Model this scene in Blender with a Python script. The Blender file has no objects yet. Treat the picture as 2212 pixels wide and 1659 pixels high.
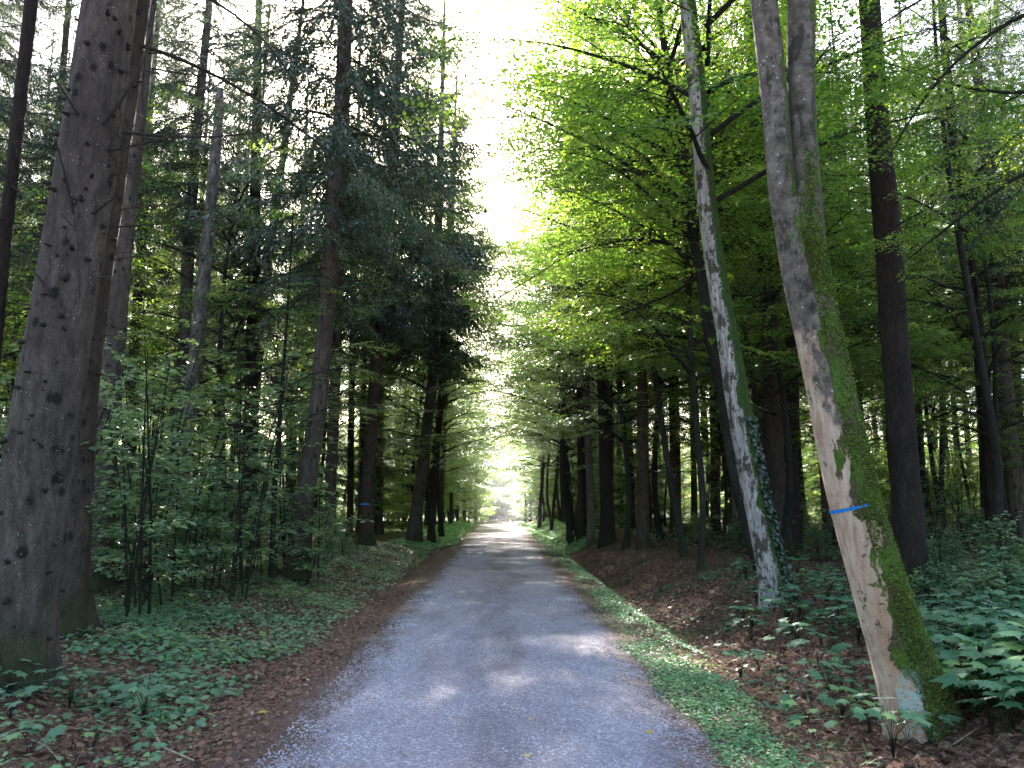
import bpy, math, random
import numpy as np
from mathutils import Vector, Matrix

RNG = np.random.default_rng(7)
random.seed(7)
scene = bpy.context.scene
COL = scene.collection
R = math.radians

# ------------------------------------------------------------------ camera
CAM = np.array([0.0, 0.0, 1.6])
PITCH, YAW, FPX = R(8.8), R(0.97), 769.0
fwd = np.array([math.sin(YAW) * math.cos(PITCH), math.cos(YAW) * math.cos(PITCH), math.sin(PITCH)])
rgt = np.array([math.cos(YAW), -math.sin(YAW), 0.0])
upv = np.cross(rgt, fwd)
K = 1024.0 / 2212.0


def ray(x, y):
    d = fwd + rgt * ((x * K - 512) / FPX) + upv * ((384 - y * K) / FPX)
    return d


def on_plane(x, y, Y):
    d = ray(x, y)
    return CAM + d * (Y / d[1])


# ------------------------------------------------------------------ terrain
def sst(a, b, x):
    t = np.clip((x - a) / (b - a), 0, 1)
    return t * t * (3 - 2 * t)


def wob(x, y):
    return (np.sin(x * 0.9 + 1.3) * np.cos(y * 0.7 + 0.4) * 0.5 + np.sin(x * 2.1 + y * 1.7) * 0.25
            + np.sin(x * 4.3 - y * 3.1 + 2.0) * 0.12 + np.cos(x * 0.31 - y * 0.23) * 0.6)


def g(x, y):
    x = np.asarray(x, float)
    y = np.asarray(y, float)
    base = -0.029 * np.maximum(y - 64, 0) * sst(58, 84, y)
    ax = np.abs(x)
    crown = 0.035 * (1 - np.clip(ax / 1.6, 0, 1) ** 2)
    dep = 0.10 + 0.24 * sst(6, 13, y)
    right = np.where(x > 0, -dep * sst(1.9, 2.55, x) + (dep + 0.22 + 0.10 * sst(8, 14, y)) * sst(2.6, 4.3, x), 0)
    left = np.where(x < 0, -0.14 * sst(1.75, 2.5, ax) + 0.22 * sst(2.6, 4.4, ax), 0)
    w = wob(x, y) * 0.06 * sst(1.8, 4.0, ax)
    far = 0.012 * np.maximum(ax - 8, 0) * np.where(x < 0, -0.6, 0.6)
    return base + crown + right + left + w + far


def gz(x, y):
    return float(g(x, y))


def ground_hit(x, y):
    d = ray(x, y)
    t = 3.0
    while t < 150:
        p = CAM + d * t
        if p[2] <= gz(p[0], p[1]):
            return p
        t += 0.03
    return CAM + d * 60


# ------------------------------------------------------------------ geometry helpers
class Geo:
    def __init__(self):
        self.v, self.f, self.t, self.m, self.uv, self.n = [], [], [], [], [], 0

    def add(self, V, F, tint=0.5, mat=0, uv=None):
        V = np.asarray(V, np.float32).reshape(-1, 3)
        F = np.asarray(F, np.int64)
        if not len(F):
            return
        self.v.append(V)
        self.f.append(F + self.n)
        self.t.append(np.broadcast_to(np.asarray(tint, np.float32), (len(V),)) if np.ndim(tint) == 0 else np.asarray(tint, np.float32))
        self.m.append(np.full(len(F), mat, np.int32))
        self.uv.append(np.zeros((len(V), 2), np.float32) if uv is None else np.asarray(uv, np.float32))
        self.n += len(V)

    def merge(self, other, mat):
        for v, f, t, m, uv in zip(other.v, other.f, other.t, other.m, other.uv):
            self.v.append(v)
            self.f.append(f - f.min() + self.n if False else f + self.n)
            self.t.append(t)
            self.m.append(np.full(len(f), mat, np.int32))
            self.uv.append(uv)
        self.n += other.n
        return self

    def mesh(self, name, mats, smooth=True):
        me = bpy.data.meshes.new(name)
        V = np.concatenate(self.v)
        me.vertices.add(len(V))
        me.vertices.foreach_set('co', V.ravel())
        loops = np.concatenate([f.ravel() for f in self.f]).astype(np.int32)
        tot = np.concatenate([np.full(len(f), f.shape[1], np.int32) for f in self.f])
        start = np.concatenate([[0], np.cumsum(tot)[:-1]]).astype(np.int32)
        me.loops.add(len(loops))
        me.loops.foreach_set('vertex_index', loops)
        me.polygons.add(len(tot))
        me.polygons.foreach_set('loop_start', start)
        me.polygons.foreach_set('loop_total', tot)
        me.polygons.foreach_set('material_index', np.concatenate(self.m))
        me.polygons.foreach_set('use_smooth', np.full(len(tot), smooth))
        a = me.attributes.new('tint', 'FLOAT', 'POINT')
        a.data.foreach_set('value', np.concatenate(self.t))
        uvs = np.concatenate(self.uv)
        if uvs.any():
            b = me.attributes.new('tuv', 'FLOAT_VECTOR', 'POINT')
            b.data.foreach_set('vector', np.hstack([uvs, np.zeros((len(uvs), 1), np.float32)]).ravel())
        me.update(calc_edges=True)
        for m in mats:
            me.materials.append(m)
        return me


def link(name, data, parent=None, loc=None, rot=None, scale=None):
    o = bpy.data.objects.new(name, data)
    COL.objects.link(o)
    if parent is not None:
        o.parent = parent
    if loc is not None:
        o.location = loc
    if rot is not None:
        o.rotation_euler = rot
    if scale is not None:
        o.scale = (scale,) * 3 if np.ndim(scale) == 0 else scale
    return o


def thing(name, label, cat, loc=(0, 0, 0), rot=0.0, group=None, data=None):
    o = link(name, data, None, loc, (0, 0, rot))
    o['label'] = label
    o['category'] = cat
    if group:
        o['group'] = group
    return o


def struct(name, data, kind='structure', label=None, cat=None):
    o = link(name, data)
    o['kind'] = kind
    if label:
        o['label'] = label
        o['category'] = cat
    return o


def unit(a):
    a = np.asarray(a, float)
    return a / np.maximum(np.linalg.norm(a, axis=-1, keepdims=True), 1e-9)


def tube(P, rad, sides=6, rough=0.0, cap=True, v0=0.0, flare=None, seed=0):
    """rings around a polyline; returns V, F, uv(theta, length)"""
    P = np.asarray(P, float)
    n = len(P)
    T = np.gradient(P, axis=0)
    T = unit(T)
    vert = abs(T[0][2]) > 0.7
    ref = np.array([1.0, 0, 0]) if vert else np.array([0, 0, 1.0])
    A = unit(ref - T * (T @ ref)[:, None])          # theta = 90 deg -> A
    B = np.cross(T, A)
    if vert:   # theta 0 faces -Y (camera), + to the right
        th = np.linspace(-math.pi, math.pi, sides + 1)
        dirs = A[:, None] * np.sin(th)[None, :, None] - B[:, None] * np.cos(th)[None, :, None]
    else:
        th = np.linspace(-math.pi, math.pi, sides + 1)
        dirs = A[:, None] * np.cos(th)[None, :, None] + B[:, None] * np.sin(th)[None, :, None]
    rr = np.asarray(rad, float)[:, None] * np.ones(sides + 1)[None]
    L = v0 + np.concatenate([[0], np.cumsum(np.linalg.norm(np.diff(P, axis=0), axis=1))])
    if rough:
        ph = seed * 1.7
        rr = rr * (1 + rough * (np.sin(3 * th[None] + L[:, None] * 1.1 + ph) * 0.4 + np.sin(5 * th[None] - L[:, None] * 2.3 + ph * 2) * 0.3
                                + np.sin(2 * th[None] + L[:, None] * 3.7 + ph) * 0.3))
    if flare is not None:
        amt, hh, k = flare
        e = np.exp(-np.maximum(L[:, None] - 0.3, 0) / hh)
        rr = rr * (1 + amt * e * (0.75 + 0.45 * np.sin(k * th[None] + seed)))
    V = P[:, None] + dirs * rr[..., None]
    V = V.reshape(-1, 3)
    s = sides + 1
    i, j = np.meshgrid(np.arange(n - 1), np.arange(sides), indexing='ij')
    a = (i * s + j).ravel()
    F = np.stack([a, a + 1, a + s + 1, a + s], 1)
    uv = np.stack([np.tile(th, n), np.repeat(L, s)], 1)
    return V, F, uv


def resample(P, rad, step):
    P = np.asarray(P, float)
    L = np.concatenate([[0], np.cumsum(np.linalg.norm(np.diff(P, axis=0), axis=1))])
    n = max(3, int(L[-1] / step))
    s = np.linspace(0, L[-1], n)
    Q = np.stack([np.interp(s, L, P[:, k]) for k in range(3)], 1)
    for _ in range(3):
        Q[1:-1] = (Q[:-2] + 2 * Q[1:-1] + Q[2:]) / 4
    return Q, np.interp(s, L, rad)


def instance_pts(V, F, pos, X, N, size):
    """copies a template (x along X, z along N) at N positions"""
    X = unit(X)
    Z = unit(N - X * np.sum(N * X, 1)[:, None])
    Y = np.cross(Z, X)
    size = np.broadcast_to(np.asarray(size, float), (len(pos),))
    W = (V[None, :, 0, None] * X[:, None] + V[None, :, 1, None] * Y[:, None] + V[None, :, 2, None] * Z[:, None]) * size[:, None, None] + pos[:, None]
    k = len(V)
    FF = (F[None] + (np.arange(len(pos)) * k)[:, None, None]).reshape(-1, F.shape[1])
    return W.reshape(-1, 3), FF


LEAF_V = np.array([[0, 0, 0], [.28, .24, .05], [.68, .22, .04], [1, 0, -.05], [.68, -.22, .04], [.28, -.24, .05]])
LEAF_F = np.array([[0, 3, 2, 1], [0, 5, 4, 3]])
DIA_V = np.array([[0, 0, 0], [.45, .27, .03], [1, 0, -.03], [.45, -.27, .03]])
DIA_F = np.array([[0, 3, 2, 1]])
IVY = [(0, 0), (-.12, .28), (.1, .5), (.38, .36), (.55, .5), (.66, .22), (1, 0), (.66, -.22), (.55, -.5), (.38, -.36), (.1, -.5), (-.12, -.28)]
IVY_V = np.array([(x, y * 0.95, -0.12 * (y * y) * 2 - 0.06 * x) for x, y in IVY])
IVY_F = np.arange(12)[None, ::-1].copy()
MAP = []
for k_, (an, rr_) in enumerate([(0, 1.0), (17, .62), (28, .66), (36, .50), (50, .95), (62, .62), (74, .62), (84, .42), (102, .72), (118, .5), (140, .45), (165, .28)]):
    MAP.append((an, rr_))
MAPO = [(a, r) for a, r in MAP] + [(-a, r) for a, r in reversed(MAP[1:])]
MAPLE_V = np.array([(0.3 + 0.7 * r * math.cos(R(a)), 0.7 * r * math.sin(R(a)), -0.10 * abs(math.sin(R(a) * 1.0)) * r - 0.12 * max(0, r - .5)) for a, r in MAPO])
MAPLE_F = np.arange(len(MAPO))[None].copy()
BLADE_V = np.array([[0, .10, 0], [1, 0, 0], [0, -.10, 0]])
BLADE_F = np.array([[0, 2, 1]])


def jit(n, s, rng=RNG):
    return rng.normal(0, s, (n, 3))


# ------------------------------------------------------------------ materials
def nt(name):
    m = bpy.data.materials.new(name)
    m.use_nodes = True
    t = m.node_tree
    t.nodes.clear()
    out = t.nodes.new('ShaderNodeOutputMaterial')
    return m, t, out


def N(t, kind, **kw):
    n = t.nodes.new(kind)
    for k, v in kw.items():
        if k.startswith('i_'):
            key = k[2:]
            key = int(key) if key.isdigit() else key.replace('_', ' ')
            n.inputs[key].default_value = v
        else:
            setattr(n, k, v)
    return n


def mix(t, fac, a, b, bt='MIX'):
    n = t.nodes.new('ShaderNodeMix')
    n.data_type = 'RGBA'
    n.blend_type = bt
    for sock, val in ((n.inputs[0], fac), (n.inputs[6], a), (n.inputs[7], b)):
        if hasattr(val, 'is_linked') or isinstance(val, bpy.types.NodeSocket):
            t.links.new(val, sock)
        elif isinstance(val, (tuple, list)):
            sock.default_value = (*val[:3], 1)
        else:
            sock.default_value = val
    return n.outputs[2]


def math_(t, op, a, b=0.0, c=None, clamp=False):
    n = t.nodes.new('ShaderNodeMath')
    n.operation = op
    n.use_clamp = clamp
    for i, val in enumerate((a, b) if c is None else (a, b, c)):
        if isinstance(val, bpy.types.NodeSocket):
            t.links.new(val, n.inputs[i])
        else:
            n.inputs[i].default_value = val
    return n.outputs[0]


def ramp(t, fac, stops, interp='LINEAR'):
    n = t.nodes.new('ShaderNodeValToRGB')
    cr = n.color_ramp
    cr.interpolation = interp
    while len(cr.elements) < len(stops):
        cr.elements.new(0.5)
    for e, (p, c) in zip(cr.elements, stops):
        e.position = p
        e.color = (*c, 1) if not np.isscalar(c) else (c, c, c, 1)
    t.links.new(fac, n.inputs[0])
    return n.outputs[0]


def step(t, v, a, b):
    n = t.nodes.new('ShaderNodeMapRange')
    n.interpolation_type = 'SMOOTHSTEP'
    t.links.new(v, n.inputs[0])
    n.inputs[1].default_value = a
    n.inputs[2].default_value = b
    return n.outputs[0]


def noise(t, vec, scale, detail=4, rough=0.55, dist=0.0):
    n = N(t, 'ShaderNodeTexNoise')
    n.inputs['Scale'].default_value = scale
    n.inputs['Detail'].default_value = detail
    n.inputs['Roughness'].default_value = rough
    n.inputs['Distortion'].default_value = dist
    if vec is not None:
        t.links.new(vec, n.inputs['Vector'])
    return n.outputs['Fac']


def mapping(t, vec, scale):
    n = N(t, 'ShaderNodeMapping')
    n.inputs['Scale'].default_value = scale
    t.links.new(vec, n.inputs['Vector'])
    return n.outputs[0]


def bump(t, h, strength, dist):
    n = N(t, 'ShaderNodeBump')
    n.inputs['Strength'].default_value = strength
    n.inputs['Distance'].default_value = dist
    t.links.new(h, n.inputs['Height'])
    return n.outputs[0]


def leaf_mat(name, dark, light, tdark, tlight, trans=0.5, gloss=0.10, rough=0.38):
    m, t, out = nt(name)
    at = N(t, 'ShaderNodeAttribute', attribute_name='tint')
    oi = N(t, 'ShaderNodeObjectInfo')
    f = math_(t, 'ADD', at.outputs['Fac'], math_(t, 'MULTIPLY', math_(t, 'SUBTRACT', oi.outputs['Random'], 0.5), 0.4), clamp=True)
    c1 = ramp(t, f, [(0.0, dark), (0.9, light), (1.0, tuple(np.array(light) * [1.5, 1.25, 0.8]))])
    c2 = ramp(t, f, [(0.0, tdark), (0.9, tlight), (1.0, tuple(np.array(tlight) * [1.35, 1.1, 0.8]))])
    d = N(t, 'ShaderNodeBsdfDiffuse')
    tr = N(t, 'ShaderNodeBsdfTranslucent')
    t.links.new(c1, d.inputs[0])
    t.links.new(c2, tr.inputs[0])
    mx = N(t, 'ShaderNodeMixShader', i_0=trans)
    t.links.new(d.outputs[0], mx.inputs[1])
    t.links.new(tr.outputs[0], mx.inputs[2])
    gl = N(t, 'ShaderNodeBsdfAnisotropic') if False else N(t, 'ShaderNodeBsdfGlossy')
    gl.inputs['Roughness'].default_value = rough
    gl.inputs['Color'].default_value = (1, 1, 1, 1)
    lw = N(t, 'ShaderNodeLayerWeight', i_Blend=0.32)
    gf = math_(t, 'MULTIPLY_ADD', lw.outputs['Fresnel'], 0.75, gloss * 0.3)
    gf = math_(t, 'MULTIPLY', gf, min(1.0, gloss * 6))
    m2 = N(t, 'ShaderNodeMixShader')
    t.links.new(gf, m2.inputs[0])
    t.links.new(mx.outputs[0], m2.inputs[1])
    t.links.new(gl.outputs[0], m2.inputs[2])
    t.links.new(m2.outputs[0], out.inputs[0])
    return m


def prin(t, out, color, rough=0.9, normal=None, spec=0.2):
    p = N(t, 'ShaderNodeBsdfPrincipled')
    p.inputs['Specular IOR Level'].default_value = spec
    if isinstance(color, bpy.types.NodeSocket):
        t.links.new(color, p.inputs['Base Color'])
    else:
        p.inputs['Base Color'].default_value = (*color, 1)
    if isinstance(rough, bpy.types.NodeSocket):
        t.links.new(rough, p.inputs['Roughness'])
    else:
        p.inputs['Roughness'].default_value = rough
    if normal is not None:
        t.links.new(normal, p.inputs['Normal'])
    t.links.new(p.outputs[0], out.inputs[0])
    return p


def bark_mat(name, c_dark, c_light, knots=True, lichen=0.5, vert=0.25, scale=14, bs=0.5, crack=0.22):
    m, t, out = nt(name)
    tc = N(t, 'ShaderNodeTexCoord').outputs['Object']
    oi = N(t, 'ShaderNodeObjectInfo')
    v = mapping(t, tc, (1, 1, vert))
    n1 = noise(t, v, scale, 6, 0.65)
    n2 = noise(t, mapping(t, tc, (1, 1, 0.5)), 2.2, 3)
    n3 = noise(t, tc, 60, 3, 0.6)
    col = ramp(t, n1, [(0.3, c_dark), (0.7, c_light)])
    col = mix(t, math_(t, 'MULTIPLY', step(t, n2, 0.35, 0.7), 0.5), col, tuple(np.array(c_dark) * 0.7))
    h = math_(t, 'ADD', math_(t, 'MULTIPLY', n1, 1.0), math_(t, 'MULTIPLY', n3, 0.35))
    # flaky scales
    vo = N(t, 'ShaderNodeTexVoronoi', feature='DISTANCE_TO_EDGE')
    wn = N(t, 'ShaderNodeTexNoise')
    wn.inputs['Scale'].default_value = 9
    t.links.new(tc, wn.inputs['Vector'])
    wv = mix(t, 0.12, tc, wn.outputs['Color'], 'ADD')
    t.links.new(mapping(t, wv, (1, 1, vert * 1.8)), vo.inputs['Vector'])
    vo.inputs['Scale'].default_value = scale * 1.6
    cr = step(t, vo.outputs['Distance'], 0.0, 0.12)
    col = mix(t, math_(t, 'MULTIPLY', math_(t, 'SUBTRACT', 1.0, cr), crack), col, tuple(np.array(c_dark) * 0.4))
    h = math_(t, 'ADD', h, math_(t, 'MULTIPLY', cr, 0.5))
    if knots:
        uv = N(t, 'ShaderNodeAttribute', attribute_name='tuv').outputs['Vector']
        vk = N(t, 'ShaderNodeTexVoronoi')
        t.links.new(mapping(t, uv, (1.25, 3.4, 1)), vk.inputs['Vector'])
        vk.inputs['Scale'].default_value = 1.15
        vk.inputs['Randomness'].default_value = 0.85
        kd = math_(t, 'ADD', vk.outputs['Distance'], math_(t, 'MULTIPLY', math_(t, 'SUBTRACT', n3, 0.5), 0.25))
        kf = math_(t, 'SUBTRACT', 1.0, step(t, kd, 0.16, 0.27))
        col = mix(t, math_(t, 'MULTIPLY', kf, 0.85), col, (0.012, 0.010, 0.009))
        h = math_(t, 'ADD', h, math_(t, 'MULTIPLY', kf, 0.8))
    if lichen:
        vl = N(t, 'ShaderNodeTexVoronoi')
        t.links.new(tc, vl.inputs['Vector'])
        vl.inputs['Scale'].default_value = 22
        lf = math_(t, 'SUBTRACT', 1.0, step(t, vl.outputs['Distance'], 0.10, 0.17))
        lf = math_(t, 'MULTIPLY', lf, step(t, noise(t, tc, 5, 2), 0.5, 0.6))
        col = mix(t, math_(t, 'MULTIPLY', lf, lichen), col, (0.42, 0.45, 0.40))
    # green algae near the ground
    sep = N(t, 'ShaderNodeSeparateXYZ')
    t.links.new(tc, sep.inputs[0])
    al = math_(t, 'MULTIPLY', math_(t, 'SUBTRACT', 1.0, step(t, sep.outputs[2], 0.0, 1.1)), step(t, n2, 0.35, 0.65))
    col = mix(t, math_(t, 'MULTIPLY', al, 0.55), col, (0.035, 0.055, 0.012))
    br = math_(t, 'MULTIPLY_ADD', oi.outputs['Random'], 0.5, 0.75)
    hs = N(t, 'ShaderNodeHueSaturation')
    t.links.new(col, hs.inputs['Color'])
    t.links.new(br, hs.inputs['Value'])
    prin(t, out, hs.outputs[0], 0.9, bump(t, h, bs, 0.02))
    return m


M = {}
M['spruce'] = bark_mat('spruce_bark', (0.048, 0.037, 0.030), (0.165, 0.13, 0.107), lichen=0.7)
M['brown'] = bark_mat('brown_bark', (0.035, 0.025, 0.02), (0.12, 0.088, 0.07), lichen=0.35)
M['larch'] = bark_mat('dark_bark', (0.02, 0.014, 0.011), (0.065, 0.047, 0.037), knots=False, lichen=0.1, vert=0.18, scale=20, bs=0.9, crack=0.5)
M['reddish'] = bark_mat('reddish_bark', (0.034, 0.022, 0.017), (0.11, 0.072, 0.056), knots=True, lichen=0.15, vert=0.3, scale=14)
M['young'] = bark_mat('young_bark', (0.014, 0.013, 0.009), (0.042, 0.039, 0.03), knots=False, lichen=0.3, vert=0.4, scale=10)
M['snag'] = bark_mat('flaking_bark', (0.035, 0.028, 0.024), (0.26, 0.23, 0.20), knots=True, lichen=0.8, vert=0.35, scale=9, bs=0.9)
M['twig'] = bark_mat('twig_bark', (0.025, 0.02, 0.017), (0.07, 0.058, 0.05), knots=False, lichen=0.3)
M['beech'] = leaf_mat('beech_leaf', (0.03, 0.085, 0.018), (0.11, 0.21, 0.035), (0.09, 0.25, 0.02), (0.54, 0.78, 0.07), trans=0.58, gloss=0.08)
M['maple'] = leaf_mat('maple_leaf', (0.055, 0.16, 0.075), (0.15, 0.33, 0.17), (0.06, 0.26, 0.06), (0.20, 0.48, 0.14), trans=0.38, gloss=0.10, rough=0.42)
M['sapling'] = leaf_mat('sapling_leaf', (0.08, 0.15, 0.08), (0.22, 0.34, 0.18), (0.16, 0.36, 0.08), (0.52, 0.74, 0.16), trans=0.48, gloss=0.10, rough=0.5)
M['clover'] = leaf_mat('verge_leaf', (0.11, 0.27, 0.11), (0.25, 0.50, 0.20), (0.16, 0.40, 0.08), (0.38, 0.66, 0.16), trans=0.4, gloss=0.08, rough=0.5)
M['ivy'] = leaf_mat('ivy_leaf', (0.008, 0.028, 0.012), (0.02, 0.055, 0.02), (0.02, 0.09, 0.02), (0.05, 0.18, 0.04), trans=0.2, gloss=0.14, rough=0.35)
M['needle'] = leaf_mat('spruce_needle', (0.022, 0.045, 0.026), (0.065, 0.105, 0.058), (0.04, 0.07, 0.025), (0.14, 0.20, 0.07), trans=0.25, gloss=0.05, rough=0.5)
M['mosstuft'] = leaf_mat('moss_tuft', (0.03, 0.05, 0.008), (0.22, 0.31, 0.045), (0.03, 0.05, 0.01), (0.15, 0.24, 0.04), trans=0.3, gloss=0.02, rough=0.8)
M['litter'] = leaf_mat('dead_leaf', (0.085, 0.042, 0.028), (0.40, 0.22, 0.14), (0.10, 0.04, 0.015), (0.30, 0.14, 0.06), trans=0.2, gloss=0.06, rough=0.6)
M['yellow'] = leaf_mat('yellow_leaf', (0.55, 0.36, 0.04), (0.75, 0.55, 0.06), (0.5, 0.3, 0.03), (0.7, 0.5, 0.05), trans=0.3)


# ---- forest floor
def floor_mat():
    m, t, out = nt('forest_floor')
    tc = N(t, 'ShaderNodeTexCoord').outputs['Object']
    n1 = noise(t, tc, 1.1, 5)
    n2 = noise(t, tc, 26, 5, 0.7)
    vo = N(t, 'ShaderNodeTexVoronoi')
    t.links.new(tc, vo.inputs['Vector'])
    vo.inputs['Scale'].default_value = 24
    sp = N(t, 'ShaderNodeSeparateColor')
    t.links.new(vo.outputs['Color'], sp.inputs[0])
    c = ramp(t, sp.outputs[0], [(0.0, (0.06, 0.030, 0.022)), (0.5, (0.19, 0.10, 0.072)), (0.85, (0.32, 0.185, 0.135)), (1.0, (0.42, 0.28, 0.20))])
    c = mix(t, step(t, n2, 0.4, 0.75), c, (0.05, 0.028, 0.02))
    xyz = N(t, 'ShaderNodeSeparateXYZ')
    t.links.new(tc, xyz.inputs[0])
    gf = math_(t, 'MULTIPLY', step(t, n1, 0.5, 0.66), 0.55)
    c = mix(t, gf, c, (0.035, 0.06, 0.02))
    # sunny far verges are grassy
    far = math_(t, 'MULTIPLY', step(t, xyz.outputs[1], 30.0, 48.0), step(t, n1, 0.32, 0.5))
    c = mix(t, math_(t, 'MULTIPLY', far, 0.8), c, (0.10, 0.17, 0.045))
    h = math_(t, 'ADD', n2, math_(t, 'MULTIPLY', vo.outputs['Distance'], 0.8))
    prin(t, out, c, 0.95, bump(t, h, 0.9, 0.03), 0.1)
    return m


def road_mat():
    m, t, out = nt('gravel_road')
    tc = N(t, 'ShaderNodeTexCoord').outputs['Object']
    xyz = N(t, 'ShaderNodeSeparateXYZ')
    t.links.new(tc, xyz.inputs[0])
    vo = N(t, 'ShaderNodeTexVoronoi')
    t.links.new(tc, vo.inputs['Vector'])
    vo.inputs['Scale'].default_value = 62
    sp = N(t, 'ShaderNodeSeparateColor')
    t.links.new(vo.outputs['Color'], sp.inputs[0])
    vo2 = N(t, 'ShaderNodeTexVoronoi')
    t.links.new(tc, vo2.inputs['Vector'])
    vo2.inputs['Scale'].default_value = 130
    sp2 = N(t, 'ShaderNodeSeparateColor')
    t.links.new(vo2.outputs['Color'], sp2.inputs[0])
    big = noise(t, mapping(t, tc, (1.2, 0.22, 1)), 1.5, 4)
    fine = noise(t, tc, 240, 2)
    c = ramp(t, sp.outputs[0], [(0.0, (0.23, 0.20, 0.235)), (0.6, (0.39, 0.34, 0.40)), (0.86, (0.47, 0.42, 0.50)), (0.9, (0.72, 0.68, 0.76)), (1.0, (0.85, 0.8, 0.86))])
    c = mix(t, 0.45, c, ramp(t, sp2.outputs[1], [(0.0, (0.13, 0.115, 0.13)), (0.8, (0.46, 0.40, 0.465)), (1.0, (0.75, 0.72, 0.78))]))
    ax = math_(t, 'ABSOLUTE', xyz.outputs[0])
    pt = noise(t, mapping(t, tc, (1, 0.45, 1)), 1.1, 5, 0.65)
    c = mix(t, math_(t, 'MULTIPLY', step(t, pt, 0.48, 0.66), 0.4), c, (0.20, 0.155, 0.16))
    c = mix(t, math_(t, 'MULTIPLY', step(t, noise(t, tc, 9, 4, .7), 0.55, 0.7), 0.3), c, (0.12, 0.105, 0.12))
    # darker needle-dusted crown between the two wheel tracks
    mid = math_(t, 'SUBTRACT', 1.0, step(t, ax, 0.12, 0.55))
    mid = math_(t, 'MULTIPLY', mid, step(t, big, 0.3, 0.65))
    c = mix(t, math_(t, 'MULTIPLY', mid, 0.5), c, (0.12, 0.095, 0.095))
    c = mix(t, math_(t, 'MULTIPLY', step(t, big, 0.5, 0.72), 0.35), c, (0.13, 0.10, 0.10))
    ne = noise(t, mapping(t, tc, (1, 0.5, 1)), 3.0, 5, 0.7)
    e = math_(t, 'ADD', ax, math_(t, 'MULTIPLY', math_(t, 'SUBTRACT', ne, 0.5), 0.9))
    sf = math_(t, 'ADD', e, math_(t, 'MULTIPLY', math_(t, 'SUBTRACT', sp.outputs[1], 0.5), 0.35))
    ef = step(t, math_(t, 'SUBTRACT', sf, math_(t, 'MULTIPLY', xyz.outputs[0], -0.02)), 1.10, 1.42)
    br = ramp(t, sp2.outputs[0], [(0.0, (0.05, 0.026, 0.02)), (0.6, (0.125, 0.07, 0.052)), (1.0, (0.24, 0.145, 0.11))])
    c = mix(t, ef, c, br)
    h = math_(t, 'ADD', math_(t, 'MULTIPLY', vo.outputs['Distance'], -1.0), math_(t, 'MULTIPLY', vo2.outputs['Distance'], -0.6))
    h = math_(t, 'ADD', h, math_(t, 'MULTIPLY', fine, 0.4))
    prin(t, out, c, 0.8, bump(t, h, 0.8, 0.008), 0.3)
    return m


M['floor'] = floor_mat()
M['road'] = road_mat()


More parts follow.
